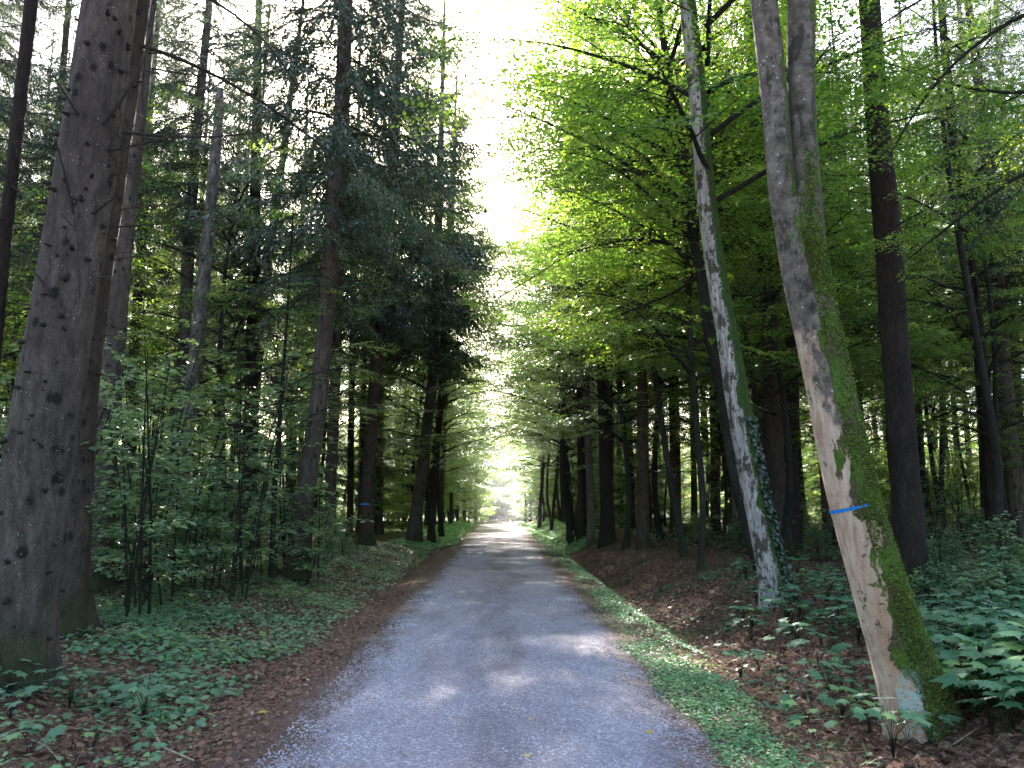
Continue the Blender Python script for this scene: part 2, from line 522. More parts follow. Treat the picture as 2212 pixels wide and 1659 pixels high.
def peeled_mat():
    """big leaning beech: bare wood on the road side, moss on the other, grey bark above"""
    m, t, out = nt('peeled_beech_bark')
    tc = N(t, 'ShaderNodeTexCoord').outputs['Object']
    uv = N(t, 'ShaderNodeAttribute', attribute_name='tuv').outputs['Vector']
    s = N(t, 'ShaderNodeSeparateXYZ')
    t.links.new(uv, s.inputs[0])
    th, v = s.outputs[0], s.outputs[1]
    nb = noise(t, mapping(t, tc, (1, 1, 0.55)), 5.0, 6, 0.65, 0.3)
    nf = noise(t, tc, 45, 5, 0.7)
    nm = noise(t, tc, 11, 5, 0.6)
    streak = noise(t, mapping(t, tc, (1, 1, 0.10)), 26, 5, 0.6)
    bark = ramp(t, nm, [(0.3, (0.07, 0.058, 0.046)), (0.55, (0.18, 0.15, 0.12)), (0.75, (0.30, 0.265, 0.22))])
    vl = N(t, 'ShaderNodeTexVoronoi')
    t.links.new(tc, vl.inputs['Vector'])
    vl.inputs['Scale'].default_value = 18
    lf = math_(t, 'SUBTRACT', 1.0, step(t, vl.outputs['Distance'], 0.10, 0.16))
    bark = mix(t, math_(t, 'MULTIPLY', lf, step(t, nm, 0.45, 0.55)), bark, (0.5, 0.52, 0.50))
    dk = step(t, noise(t, mapping(t, tc, (1, 1, .5)), 6.5, 6, .7), 0.53, 0.59)
    bark = mix(t, math_(t, 'MULTIPLY', dk, 0.75), bark, (0.03, 0.027, 0.02))
    wood = ramp(t, streak, [(0.25, (0.36, 0.21, 0.14)), (0.5, (0.56, 0.42, 0.30)), (0.8, (0.70, 0.57, 0.44))])
    orange = math_(t, 'MULTIPLY', math_(t, 'SUBTRACT', 1.0, step(t, v, 0.6, 2.1)), step(t, th, -1.25, -0.8))
    wood = mix(t, math_(t, 'MULTIPLY', orange, 0.65), wood, (0.42, 0.20, 0.10))
    moss = ramp(t, nf, [(0.25, (0.018, 0.032, 0.006)), (0.55, (0.075, 0.125, 0.016)), (0.8, (0.17, 0.25, 0.04))])
    nz = noise(t, mapping(t, tc, (1, 1, 0.6)), 6.5, 6, 0.7)
    moss = mix(t, math_(t, 'MULTIPLY', step(t, nz, 0.47, 0.56), 0.85), moss, ramp(t, nf, [(0.3, (0.03, 0.022, 0.012)), (0.6, (0.11, 0.09, 0.05)), (0.8, (0.26, 0.22, 0.15))]))
    moss = mix(t, math_(t, 'MULTIPLY', math_(t, 'SUBTRACT', 1.0, step(t, nz, 0.36, 0.46)), 0.6), moss, ramp(t, nf, [(0.3, (0.05, 0.10, 0.02)), (0.7, (0.15, 0.25, 0.045))]))
    wl = N(t, 'ShaderNodeTexVoronoi')
    t.links.new(tc, wl.inputs['Vector'])
    wl.inputs['Scale'].default_value = 30
    wf = math_(t, 'MULTIPLY', math_(t, 'SUBTRACT', 1.0, step(t, wl.outputs['Distance'], 0.10, 0.2)), step(t, nb, 0.5, 0.6))
    moss = mix(t, math_(t, 'MULTIPLY', wf, 0.6), moss, (0.45, 0.50, 0.40))
    wood = mix(t, math_(t, 'MULTIPLY', step(t, nz, 0.50, 0.62), 0.65), wood, (0.36, 0.235, 0.16))
    wood = mix(t, math_(t, 'MULTIPLY', step(t, noise(t, tc, 90, 3, 0.7), 0.55, 0.7), 0.35), wood, (0.28, 0.17, 0.12))
    # moss boundary angle: theta > limit
    lim = math_(t, 'MULTIPLY_ADD', math_(t, 'SUBTRACT', nb, 0.5), 3.6, math_(t, 'MULTIPLY_ADD', v, 0.03, -0.40))
    wave = math_(t, 'MULTIPLY', math_(t, 'SINE', math_(t, 'MULTIPLY', v, 4.2)), 0.22)
    lim = math_(t, 'ADD', lim, wave)
    mf = step(t, math_(t, 'SUBTRACT', th, lim), -0.05, 0.05)
    # above about five metres moss thins out to the far right edge
    hi = step(t, v, 3.6, 6.0)
    mhi = step(t, math_(t, 'SUBTRACT', th, math_(t, 'MULTIPLY_ADD', math_(t, 'SUBTRACT', nb, 0.5), 4.0, 0.55)), -0.1, 0.1)
    woodmask = math_(t, 'MULTIPLY', step(t, th, -2.0, -1.9), math_(t, 'SUBTRACT', 1.0, step(t, math_(t, 'ADD', math_(t, 'ADD', v, math_(t, 'MULTIPLY', th, 0.5)), math_(t, 'ADD', math_(t, 'MULTIPLY', nb, 3.2), math_(t, 'MULTIPLY', nf, 0.5))), 4.3, 4.75)))
    patch = step(t, math_(t, 'ADD', nm, math_(t, 'MULTIPLY', nb, 0.6)), 0.94, 0.97)
    under = mix(t, woodmask, bark, wood)
    under = mix(t, math_(t, 'MULTIPLY', patch, 0.85), under, moss)
    low = mix(t, mf, under, moss)
    hic = mix(t, mhi, bark, moss)
    c = mix(t, hi, low, hic)
    # pale bluish lichen patch at the foot
    pl = math_(t, 'MULTIPLY', math_(t, 'MULTIPLY', step(t, th, -0.95, -0.8), math_(t, 'SUBTRACT', 1.0, step(t, th, -0.2, -0.05))),
               math_(t, 'SUBTRACT', 1.0, step(t, math_(t, 'ADD', v, nf), 1.12, 1.36)))
    pl = math_(t, 'MULTIPLY', pl, step(t, math_(t, 'ADD', nf, math_(t, 'MULTIPLY', nz, 0.8)), 0.84, 0.94))
    c = mix(t, math_(t, 'MULTIPLY', pl, 0.85), c, (0.42, 0.58, 0.50))
    mfull = mix(t, hi, mf, mhi)
    h = math_(t, 'ADD', math_(t, 'MULTIPLY', mfull, 1.2), math_(t, 'MULTIPLY', nf, 0.8))
    h = math_(t, 'ADD', h, math_(t, 'MULTIPLY', streak, 0.4))
    prin(t, out, c, 0.85, bump(t, h, 0.8, 0.02))
    return m


def mossy_mat():
    """second leaning trunk: pale scraped bark with streaks, moss down the right side"""
    m, t, out = nt('pale_streaked_bark')
    tc = N(t, 'ShaderNodeTexCoord').outputs['Object']
    uv = N(t, 'ShaderNodeAttribute', attribute_name='tuv').outputs['Vector']
    s = N(t, 'ShaderNodeSeparateXYZ')
    t.links.new(uv, s.inputs[0])
    th, v = s.outputs[0], s.outputs[1]
    nb = noise(t, mapping(t, tc, (1, 1, 0.45)), 7.5, 6, 0.7)
    nf = noise(t, tc, 40, 5, 0.7)
    streak = noise(t, mapping(t, tc, (1, 1, 0.09)), 34, 4, 0.6)
    pale = ramp(t, streak, [(0.3, (0.11, 0.095, 0.085)), (0.48, (0.33, 0.30, 0.27)), (0.75, (0.55, 0.51, 0.47))])
    dark = ramp(t, nf, [(0.3, (0.03, 0.028, 0.018)), (0.7, (0.11, 0.10, 0.07))])
    fl = step(t, math_(t, 'ADD', math_(t, 'MULTIPLY', nb, 1.0), math_(t, 'MULTIPLY', nf, 0.25)), 0.645, 0.69)
    c = mix(t, fl, pale, dark)
    moss = ramp(t, nf, [(0.3, (0.015, 0.03, 0.008)), (0.7, (0.06, 0.10, 0.02))])
    mf = step(t, math_(t, 'SUBTRACT', th, math_(t, 'MULTIPLY_ADD', math_(t, 'SUBTRACT', nb, 0.5), 3.0, 0.0)), -0.1, 0.1)
    c = mix(t, mf, c, moss)
    h = math_(t, 'ADD', math_(t, 'MULTIPLY', fl, 0.7), math_(t, 'ADD', streak, math_(t, 'MULTIPLY', nf, 0.4)))
    prin(t, out, c, 0.88, bump(t, h, 0.8, 0.02))
    return m


def flat_mat(name, c, rough=0.6, nscale=30, amt=0.3, metal=0.0, emis=None):
    m, t, out = nt(name)
    tc = N(t, 'ShaderNodeTexCoord').outputs['Object']
    n = noise(t, tc, nscale, 4)
    col = ramp(t, n, [(0.3, tuple(np.array(c) * (1 - amt))), (0.7, tuple(np.array(c) * (1 + amt)))])
    p = prin(t, out, col, rough)
    p.inputs['Metallic'].default_value = metal
    if emis:
        p.inputs['Emission Color'].default_value = (*emis[:3], 1)
        p.inputs['Emission Strength'].default_value = emis[3]
    return m


M['peeled'] = peeled_mat()
M['mossy'] = mossy_mat()
def paint_mat():
    m, t, out = nt('blue_spray_paint')
    tc = N(t, 'ShaderNodeTexCoord').outputs['Object']
    n = noise(t, tc, 55, 5, 0.75)
    n2 = noise(t, tc, 12, 3)
    c = ramp(t, n, [(0.3, (0.0, 0.10, 0.42)), (0.65, (0.01, 0.30, 0.85))])
    c = mix(t, step(t, math_(t, 'ADD', n, math_(t, 'MULTIPLY', n2, .35)), 0.74, 0.80), c, (0.22, 0.22, 0.20))
    prin(t, out, c, 0.7, bump(t, n, 0.9, 0.01))
    return m
M['blue'] = paint_mat()
M['knot'] = flat_mat('knot_wood', (0.03, 0.024, 0.02), .95, 40, .4)
M['stone'] = flat_mat('gravel_stone', (0.48, 0.46, 0.52), 0.8, 1.5, 0.6)
M['wood'] = flat_mat('fallen_wood', (0.16, 0.11, 0.08), 0.9, 25, 0.4)
M['palewood'] = flat_mat('pale_twig', (0.34, 0.29, 0.20), 0.9, 25, 0.3)

# ------------------------------------------------------------------ ground and road
def grid_mesh(name, xs, ys, zf, mat):
    X, Y = np.meshgrid(xs, ys)
    Z = zf(X, Y)
    V = np.stack([X, Y, Z], -1).reshape(-1, 3)
    nx, ny = len(xs), len(ys)
    i, j = np.meshgrid(np.arange(ny - 1), np.arange(nx - 1), indexing='ij')
    a = (i * nx + j).ravel()
    F = np.stack([a, a + 1, a + nx + 1, a + nx], 1)
    G = Geo()
    G.add(V, F)
    return G.mesh(name, [mat])


xs = np.unique(np.concatenate([np.linspace(-600, -40, 12), np.linspace(-40, -8, 60), np.linspace(-8, 8, 220), np.linspace(8, 40, 60), np.linspace(40, 600, 12)]))
ys = np.unique(np.concatenate([np.linspace(-60, 2, 20), np.linspace(2, 16, 170), np.linspace(16, 60, 180), np.linspace(60, 200, 80), np.linspace(200, 900, 10)]))
def zfloor(X, Y):
    Z = np.asarray(g(X, Y)) - 0.03 * (np.abs(X) < 1.75)
    mcr = 0.018 * sst(1.9, 2.4, np.abs(X)) * np.where(Y < 30, 1, 0)
    return Z + mcr * (np.sin(X * 23 + Y * 7) + np.sin(Y * 19 - X * 11) + np.sin(X * 41 + 3) * np.sin(Y * 37))
def gfar(X, Y):
    return zfloor(X, np.minimum(Y, 150))
struct('ground', grid_mesh('ground', xs, ys, gfar, M['floor']))
rx = np.linspace(-1.95, 1.95, 27)
ry = np.unique(np.concatenate([np.linspace(-20, 60, 161), np.linspace(60, 200, 80)]))
struct('road', grid_mesh('road', rx, ry, lambda X, Y: g(X, np.minimum(Y, 150)) + 0.006 - 0.045 * sst(1.72, 1.95, np.abs(X)), M['road']))

# ------------------------------------------------------------------ foliage generators
def beech_spray(rng, L=1.3, simple=False, leaf=0.075, dens=1.0):
    """flat spray: main twig with alternate side twigs and leaves; returns leaf arrays + twig segments"""
    segs = []
    pos, dr = [], []
    nside = int(9 * L / 1.3)
    def add_twig(p0, d, ln, bend):
        n = max(2, int(ln / 0.25))
        s = np.linspace(0, 1, n + 1)
        perp = np.array([-d[1], d[0], 0])
        P = p0 + np.outer(s * ln, d) + np.outer(bend * s * s * ln, perp)
        P[:, 2] -= 0.10 * (s ** 2) * ln
        segs.append(P)
        k = max(2, int(ln / (0.052 / dens)))
        q = np.linspace(0.18, 1.0, k)
        pp = np.stack([np.interp(q, s, P[:, c]) for c in range(3)], 1)
        sg = np.where(np.arange(k) % 2 == 0, 1, -1)
        a = sg * rng.uniform(0.6, 1.1, k)
        a[-1] = 0
        dd = np.stack([d[0] * np.cos(a) - d[1] * np.sin(a), d[0] * np.sin(a) + d[1] * np.cos(a), rng.normal(-0.12, 0.2, k)], 1)
        pos.append(pp)
        dr.append(dd)
    add_twig(np.zeros(3), np.array([1.0, 0, 0]), L, 0.08)
    for i in range(nside):
        t_ = 0.12 + 0.8 * i / nside
        sgn = 1 if i % 2 else -1
        a = sgn * rng.uniform(0.7, 1.05)
        add_twig(np.array([t_ * L, 0.08 * t_ * t_ * L, -0.1 * t_ * t_ * L]), np.array([math.cos(a), math.sin(a), 0]), L * (0.62 * (1 - t_) + 0.12) * rng.uniform(0.8, 1.2), -0.1 * sgn)
    pos = np.concatenate(pos)
    dr = np.concatenate(dr)
    n = len(pos)
    nrm = np.array([0, 0, 1.0]) + rng.normal(0, 0.33, (n, 3))
    size = leaf * rng.uniform(0.65, 1.2, n)
    V, F = instance_pts(DIA_V if simple else LEAF_V, DIA_F if simple else LEAF_F, pos, dr, nrm, size)
    tint = np.repeat(rng.random(n), 4 if simple else 6)
    return V, F, tint, segs


def xform(V, o, X, Nn, s=1.0):
    X = unit(X)
    Z = unit(Nn - X * np.dot(Nn, X))
    Y = np.cross(Z, X)
    return o + s * (V[:, 0:1] * X + V[:, 1:2] * Y + V[:, 2:3] * Z)


SPR_FINE = [beech_spray(np.random.default_rng(20 + i), 1.2, False, 0.078) for i in range(3)]
SPR_SIMPLE = [beech_spray(np.random.default_rng(30 + i), 1.4, True, 0.105, 0.72) for i in range(3)]
SPR_COARSE = [beech_spray(np.random.default_rng(40 + i), 1.9, True, 0.19, 0.42) for i in range(3)]


def twig_geo(G, P, r0, r1, sides=3, mat=0):
    n = len(P)
    V, F, uv = tube(P, np.linspace(r0, r1, n), sides)
    G.add(V, F, 0.5, mat)


def place_spray(GL, GT, sprays, rng, o, d, s):
    V, F, tint, segs = sprays[rng.integers(len(sprays))]
    nrm = np.array([0, 0, 1.0]) + rng.normal(0, 0.16, 3)
    ct = rng.uniform(-0.35, 0.35)
    GL.add(xform(V, o, d, nrm, s), F, np.clip(tint * 0.6 + 0.2 + ct, 0, 1))
    if GT is not None:
        for k, P in enumerate(segs[:6]):
            W = xform(P, o, d, nrm, s)
            twig_geo(GT, W, 0.007 * s if k == 0 else 0.004 * s, 0.002)


def limb_path(rng, o, az, el, L, n=7, droop=0.55, wig=0.08):
    P = [np.array(o, float)]
    for i in range(n):
        e = el * (1 - droop * (i / n) * 1.6)
        d = np.array([math.cos(az) * math.cos(e), math.sin(az) * math.cos(e), math.sin(e)])
        P.append(P[-1] + d * L / n)
        az += rng.normal(0, wig)
        el += rng.normal(0, wig * 0.6)
    return np.array(P)


def beech_crown(seed, h0, h1, Rad, nl, sprays, az_range=(0, 2 * math.pi), el=(0.35, 0.9), with_twigs=True, sc=1.0, lean=0.0, density=1.0):
    """returns leaf Geo, limb Geo"""
    rng = np.random.default_rng(seed)
    GL, GT = Geo(), Geo()
    for i in range(nl):
        t_ = (i + rng.random()) / nl
        h = h0 + (h1 - h0) * t_
        prof = math.sin(math.pi * min(1, 0.25 + 0.75 * t_)) * 0.55 + 0.5
        L = Rad * prof * rng.uniform(0.75, 1.2)
        az = az_range[0] + (az_range[1] - az_range[0]) * ((i * 0.618) % 1.0) + rng.normal(0, 0.2)
        e = rng.uniform(*el) * (0.55 + 0.75 * t_)
        P = limb_path(rng, (0, 0, h), az, e, L)
        r = 0.012 + 0.011 * L
        twig_geo(GT, P, r, 0.008, 5)
        for q in np.linspace(0.25, 1.0, max(3, int(L / 0.75))):
            k = q * (len(P) - 1)
            i0 = min(int(k), len(P) - 2)
            p = P[i0] + (P[i0 + 1] - P[i0]) * (k - i0)
            d = P[i0 + 1] - P[i0]
            a0 = math.atan2(d[1], d[0])
            sgs = (-1, 1) if q < 0.97 else (-1, 0, 1)
            for sg in sgs:
                a = a0 + sg * rng.uniform(0.6, 1.0)
                sl = (L * 0.42 * (1.15 - q) + 0.4) * rng.uniform(0.7, 1.15)
                SP = limb_path(rng, p, a, rng.uniform(0.0, 0.35), sl, 4, 0.9)
                twig_geo(GT, SP, 0.006 + 0.006 * sl, 0.004, 3)
                step_ = 0.62 * sc / density
                for u in np.arange(0.3, sl + 0.01, step_):
                    kk = min(u / sl, 1) * (len(SP) - 1)
                    j0 = min(int(kk), len(SP) - 2)
                    pp = SP[j0] + (SP[j0 + 1] - SP[j0]) * (kk - j0)
                    dd = SP[j0 + 1] - SP[j0]
                    b0 = math.atan2(dd[1], dd[0]) + rng.choice([-1, 1]) * rng.uniform(0.3, 1.1)
                    place_spray(GL, GT if (with_twigs and rng.random() < 0.25) else None, sprays, rng, pp,
                                np.array([math.cos(b0), math.sin(b0), rng.uniform(-0.35, 0.12)]), rng.uniform(0.7, 1.1) * sc)
    return GL, GT


def crown_meshes(name, *a, **k):
    GL, GT = beech_crown(*a, **k)
    return GL.merge(GT, 1).mesh(name + '_crown', [M['beech'], M['young']])


# spruce branch: drooping axis, curtains of hanging branchlets made of fine blades
def spruce_branch(rng, L=2.6, coarse=1.0):
    pos, dr, sz, base, bd = [], [], [], [], []
    segs = []
    s = np.linspace(0, 1, 7)
    ax = np.stack([s * L, 0.05 * np.sin(s * 5) * L, (-0.05 * s - 0.30 * s ** 2 + 0.12 * s ** 4) * L], 1)
    segs.append((ax, 0.018, 0.004))
    nb = int(L / (0.042 * coarse))
    for i in range(nb):
        q = 0.22 + 0.78 * i / nb
        p = np.array([np.interp(q, s, ax[:, c]) for c in range(3)])
        sg = 1 if i % 2 else -1
        ln = (0.75 * (1 - q) + 0.16) * rng.uniform(0.6, 1.3)
        a = sg * rng.uniform(0.5, 1.1)
        hang = rng.uniform(0.3, 1.4)
        d = unit(np.array([math.cos(a), math.sin(a), -hang]))
        n = max(3, int(ln / (0.030 * coarse)))
        t_ = np.linspace(0.08, 1, n)
        P = p + np.outer(t_ * ln, d)
        P[:, 2] -= 0.35 * t_ ** 2 * ln
        dd = d + np.outer(t_, [0, 0, -0.6]) + rng.normal(0, 0.42, (n, 3))
        pos.append(P)
        dr.append(dd)
        sz.append(rng.uniform(0.05, 0.10, n) * coarse)
        base.append(p)
        bd.append((p, P[-1]))
    pos, dr, sz = np.concatenate(pos), np.concatenate(dr), np.concatenate(sz)
    nrm = rng.normal(0, 1, pos.shape)
    V, F = instance_pts(BLADE_V * [1, 1.9, 1], BLADE_F, pos, dr, nrm, sz)
    return V, F, np.repeat(rng.random(len(pos)), 3), segs, bd


SB = [spruce_branch(np.random.default_rng(60 + i), 2.6, 1.0) for i in range(3)]
SBC = [spruce_branch(np.random.default_rng(70 + i), 2.6, 1.7) for i in range(3)]


def spruce_crown(seed, h0, H, Rad, tmpl, dz=0.33, sparse=1.0, pw=0.75):
    rng = np.random.default_rng(seed)
    GL, GT = Geo(), Geo()
    h = h0
    while h < H - 0.4:
        t_ = (h - h0) / (H - h0)
        L = Rad * (1 - t_) ** pw * min(1.0, 0.55 + t_ * 3)
        for k in range(rng.integers(5, 8)):
            if rng.random() > sparse:
                continue
            az = rng.uniform(0, 2 * math.pi)
            V, F, tint, segs, bd = tmpl[rng.integers(len(tmpl))]
            s = L / 2.6 * rng.uniform(0.7, 1.15)
            d = np.array([math.cos(az), math.sin(az), rng.uniform(-0.2, 0.15) + 0.5 * t_])
            o = np.array([0, 0, h + rng.uniform(-0.1, 0.1)])
            nn = np.array([rng.normal(0, .08), rng.normal(0, .08), 1.0])
            GL.add(xform(V, o, d, nn, s), F, np.clip(tint * 0.6 + rng.uniform(0, 0.4), 0, 1))
            ax, r0, r1 = segs[0]
            twig_geo(GT, xform(ax, o, d, nn, s), 0.022, 0.005, 3)
        h += dz * rng.uniform(0.7, 1.3)
    return GL, GT


def dead_twigs(G, rng, P, rad, z0, z1, n, lmin=0.3, lmax=1.8):
    """broken dead branches and stubs that are part of a spruce trunk"""
    z = P[:, 2]
    for i in range(n):
        h = rng.uniform(z0, z1)
        c = np.array([np.interp(h, z, P[:, 0]), np.interp(h, z, P[:, 1]), h])
        r = np.interp(h, z, rad)
        az = rng.uniform(0, 2 * math.pi)
        L = rng.uniform(lmin, lmax) * (0.35 + 0.65 * (h - z0) / max(z1 - z0, .1))
        el = rng.uniform(-0.25, 0.35)
        Q = limb_path(rng, c + 0.8 * r * np.array([math.cos(az), math.sin(az), 0]), az, el, L, 5, 0.8, 0.12)
        twig_geo(G, Q, 0.008 + 0.006 * L, 0.003, 4)
        if L > 0.6:
            for k in range(rng.integers(2, 6)):
                q = rng.integers(1, 5)
                a = az + rng.choice([-1, 1]) * rng.uniform(0.5, 1.2)
                S = limb_path(rng, Q[q], a, rng.uniform(-0.5, 0.3), L * rng.uniform(0.2, 0.5), 3, 0.6, 0.2)
                twig_geo(G, S, 0.005, 0.002, 3)


# shared meshes for ordinary forest trees
print('building shared meshes')
def spruce_trunk_mesh(seed, H, r, mat, dead=(2.0, 9.0, 34), sides=12):
    rng = np.random.default_rng(seed)
    n = 40
    z = np.concatenate([[-0.3, 0, 0.12, 0.3, 0.6], np.linspace(1.0, H, n)])
    P = np.stack([0.06 * np.sin(z * 0.35 + seed) * np.clip(z / 3, 0, 1), 0.06 * np.cos(z * 0.28 + seed) * np.clip(z / 3, 0, 1), z], 1)
    rad = r * np.clip(1 - z / H, 0, 1) ** 0.75 + 0.01
    G = Geo()
    V, F, uv = tube(P, rad, sides, 0.05, flare=(0.55, 0.35, 4), seed=seed)
    G.add(V, F, 0.5, 0, uv)
    dead_twigs(G, rng, P, rad, dead[0], dead[1], dead[2])
    return G.mesh('spruce_trunk', [mat])


ST = [spruce_trunk_mesh(1, 25, 0.21, M['spruce']), spruce_trunk_mesh(2, 27, 0.19, M['reddish'], (3, 11, 40)),
      spruce_trunk_mesh(3, 24, 0.17, M['larch'], (2, 8, 44)), spruce_trunk_mesh(4, 22, 0.13, M['reddish'], (1.5, 8, 40), 9)]
SC = []
for sd, h0, H, Rd in ((11, 6.5, 23.5, 2.4), (12, 9.0, 25, 2.3), (13, 7.5, 22.5, 2.3)):
    GL, GT = spruce_crown(sd, h0, H, Rd, SBC, 0.50, 0.85)
    SC.append(GL.merge(GT, 1).mesh('spruce_crown', [M['needle'], M['twig']]))
# full low-branched spruce for the thickets
GL, GT = spruce_crown(14, 1.6, 13.0, 2.2, SBC, 0.38)
YS = GL.merge(GT, 1).mesh('young_spruce_crown', [M['needle'], M['twig']])
# young beeches: understorey, crowns from 3 m
def beech_trunk_mesh(seed, H, r, mat, wander=0.35):
    z = np.concatenate([[-0.3, 0, 0.15, 0.4], np.linspace(0.9, H, 26)])
    k = np.clip(z / 2, 0, 1)
    P = np.stack([wander * np.sin(z * 0.33 + seed * 2) * k * 0.8, wander * np.cos(z * 0.4 + seed) * k * 0.6, z], 1)
    P[:, :2] -= P[1, :2]
    rad = r * np.clip(1 - z / H, 0, 1) ** 0.8 + 0.008
    G = Geo()
    V, F, uv = tube(P, rad, 9, 0.08, flare=(0.5, 0.25, 3), seed=seed)
    G.add(V, F, 0.5, 0, uv)
    return G.mesh('beech_trunk', [mat])


BT = [beech_trunk_mesh(1, 11, 0.09, M['young']), beech_trunk_mesh(2, 13, 0.11, M['young']), beech_trunk_mesh(3, 9, 0.07, M['young'])]
BC = [crown_meshes('beech_a', 101, 2.8, 11, 3.2, 26, SPR_SIMPLE, sc=1.0, density=0.75), crown_meshes('beech_b', 102, 4.0, 13.2, 3.6, 28, SPR_SIMPLE, density=0.75),
      crown_meshes('beech_c', 103, 2.0, 9.0, 2.6, 22, SPR_SIMPLE, density=0.75)]
BF = [crown_meshes('far_beech_a', 111, 2.5, 14, 4.2, 24, SPR_COARSE, sc=1.1, with_twigs=False), crown_meshes('far_beech_b', 112, 4.0, 17, 4.6, 26, SPR_COARSE, sc=1.1, with_twigs=False)]
BTF = [beech_trunk_mesh(5, 14, 0.14, M['young'], 0.5), beech_trunk_mesh(6, 17, 0.16, M['young'], 0.5)]

# saplings
def sapling_meshes(seed, H, spread, leafsize=0.10, nst=4, mat='sapling', dens=1.0):
    rng = np.random.default_rng(seed)
    GL, GT = Geo(), Geo()
    for i in range(nst):
        az = rng.uniform(0, 2 * math.pi)
        hh = H * rng.uniform(0.7, 1.05)
        P = limb_path(rng, (rng.normal(0, .12), rng.normal(0, .12), -0.05), az, rng.uniform(1.36, 1.55), hh, 8, 0.02, 0.07)
        twig_geo(GT, P, 0.006 + 0.004 * H, 0.004, 5)
        for q in np.arange(0.16, 1.0, 0.065 / dens):
            k = q * 8
            i0 = min(int(k), 7)
            p = P[i0] + (P[i0 + 1] - P[i0]) * (k - i0)
            a = rng.uniform(0, 2 * math.pi)
            bl = spread * (1.1 - 0.75 * q) * rng.uniform(0.5, 1.2)
            S = limb_path(rng, p, a, rng.uniform(0.1, 0.6), bl, 4, 0.9, 0.15)
            twig_geo(GT, S, 0.005, 0.002, 3)
            n = max(5, int(bl / 0.032))
            t_ = rng.uniform(0.25, 1.05, n)
            pp = np.stack([np.interp(t_, np.linspace(0, 1, 5), S[:, c]) for c in range(3)], 1) + rng.normal(0, .035, (n, 3))
            aa = a + rng.normal(0, 1.0, n)
            dd = np.stack([np.cos(aa), np.sin(aa), rng.normal(-0.15, .2, n)], 1)
            nn = np.array([0, 0, 1.0]) + rng.normal(0, .28, (n, 3))
            V, F = instance_pts(LEAF_V * [1, 1.25, 1], LEAF_F, pp, dd, nn, leafsize * rng.uniform(.6, 1.25, n))
            GL.add(V, F, np.repeat(np.clip(rng.random(n) * .6 + rng.uniform(0, .4), 0, 1), 6))
    return GL.mesh('sapling_foliage', [M[mat]]), GT.mesh('sapling_stems', [M['young']])


SP = [sapling_meshes(201, 3.8, 1.0), sapling_meshes(202, 3.0, 0.9), sapling_meshes(203, 2.2, 0.8, nst=5), sapling_meshes(204, 4.6, 1.2, nst=4)]
LOW = [sapling_meshes(211, 0.9, 0.55, 0.09, 6), sapling_meshes(212, 1.3, 0.6, 0.09, 6)]

# ------------------------------------------------------------------ named trees from the photograph
PLACED = []          # (x, y) of trees, used to keep the ordinary ones apart


def trunk_from_pixels(pts, base_depth=None, H=24, rough=0.05, flare=(0.5, 0.3, 4), mat='spruce', sides=24, dead=None, seed=0, straighten=0.75, mesh_name='trunk', r_top=0.02, cut=False, knots=0):
    """pts: (x, y, width) picture readings from foot to top, used once to find where the real trunk stands and how it leans"""
    x0, y0, w0 = pts[0]
    if base_depth is None:
        b = ground_hit(x0, y0)
        Y = b[1]
    else:
        Y = base_depth
        b = on_plane(x0, y0, Y)
    bx = b[0]
    bz = gz(bx, Y)
    P, rad = [], []
    for (x, y, w) in pts[1:]:
        p = on_plane(x, y, Y)
        depth = float(np.dot(p - CAM, fwd))
        P.append(p)
        rad.append(w * K / FPX * depth / 2)
    P = [np.array([bx, Y, bz - 0.3]), np.array([bx, Y, bz])] + P
    rad = [rad[0], rad[0]] + rad
    P, rad = list(P), list(rad)
    d = unit(P[-1] - P[-3])
    topz = bz + H
    if not cut:
        cur, rr = P[-1].copy(), rad[-1]
        n = max(3, int((topz - cur[2]) / 1.2))
        r0 = rr
        for i in range(1, n + 1):
            d = unit(d * 0.97 + np.array([0, 0, 0.05]))
            cur = cur + d * ((topz - P[-1][2]) / max(n - i + 1, 1)) / max(d[2], 0.6)
            P.append(cur.copy())
            rad.append(r_top + (r0 - r_top) * (1 - i / n) ** 0.8)
    P, rad = resample(P, rad, 0.16 if Y < 16 else 0.3)
    o = np.array([bx, Y, bz])
    Q = P - o
    G = Geo()
    V, F, uv = tube(Q, rad, sides, rough, v0=-0.0, flare=flare, seed=seed)
    G.add(V, F, 0.5, 0, uv)
    if dead:
        dead_twigs(G, np.random.default_rng(seed + 500), Q, rad, *dead)
    if knots:
        knot_stubs(G, np.random.default_rng(seed), Q, rad, knots, .4, 7.5)
    me = G.mesh(mesh_name, [M[mat], M['knot']])
    PLACED.append((bx, Y))
    return o, me, Q, rad


def at_h(Q, h):
    return np.array([np.interp(h, Q[:, 2], Q[:, 0]), np.interp(h, Q[:, 2], Q[:, 1]), h])


def lean_rot(Q, ha, hb):
    a, b = at_h(Q, ha), at_h(Q, hb)
    d = Vector(unit(b - a))
    q = Vector((0, 0, 1)).rotation_difference(d)
    off = a - np.array(d) * (ha / max(d[2], .5))
    return q.to_euler(), off


def hero_spruce(label, pts, crown=None, sc=1.0, cat='tree', **kw):
    o, me, Q, rad = trunk_from_pixels(pts, **kw)
    e = thing('spruce_tree', label, cat, o)
    link('trunk', me, e)
    if crown is not None:
        rot, off = lean_rot(Q, 9, 18)
        a = random.uniform(0, 6.28)
        link('crown', SC[crown], e, off, rot)
    return e, o, Q, rad


HC = []
for sd, h0, H, Rd in ((21, 6.2, 25, 3.4), (22, 8.0, 28, 4.6), (23, 9.0, 25, 2.7)):
    GL, GT = spruce_crown(sd, h0, H, Rd, SB, 0.34, 0.92, 0.6)
    HC.append(GL.merge(GT, 1).mesh('spruce_crown', [M['needle'], M['twig']]))


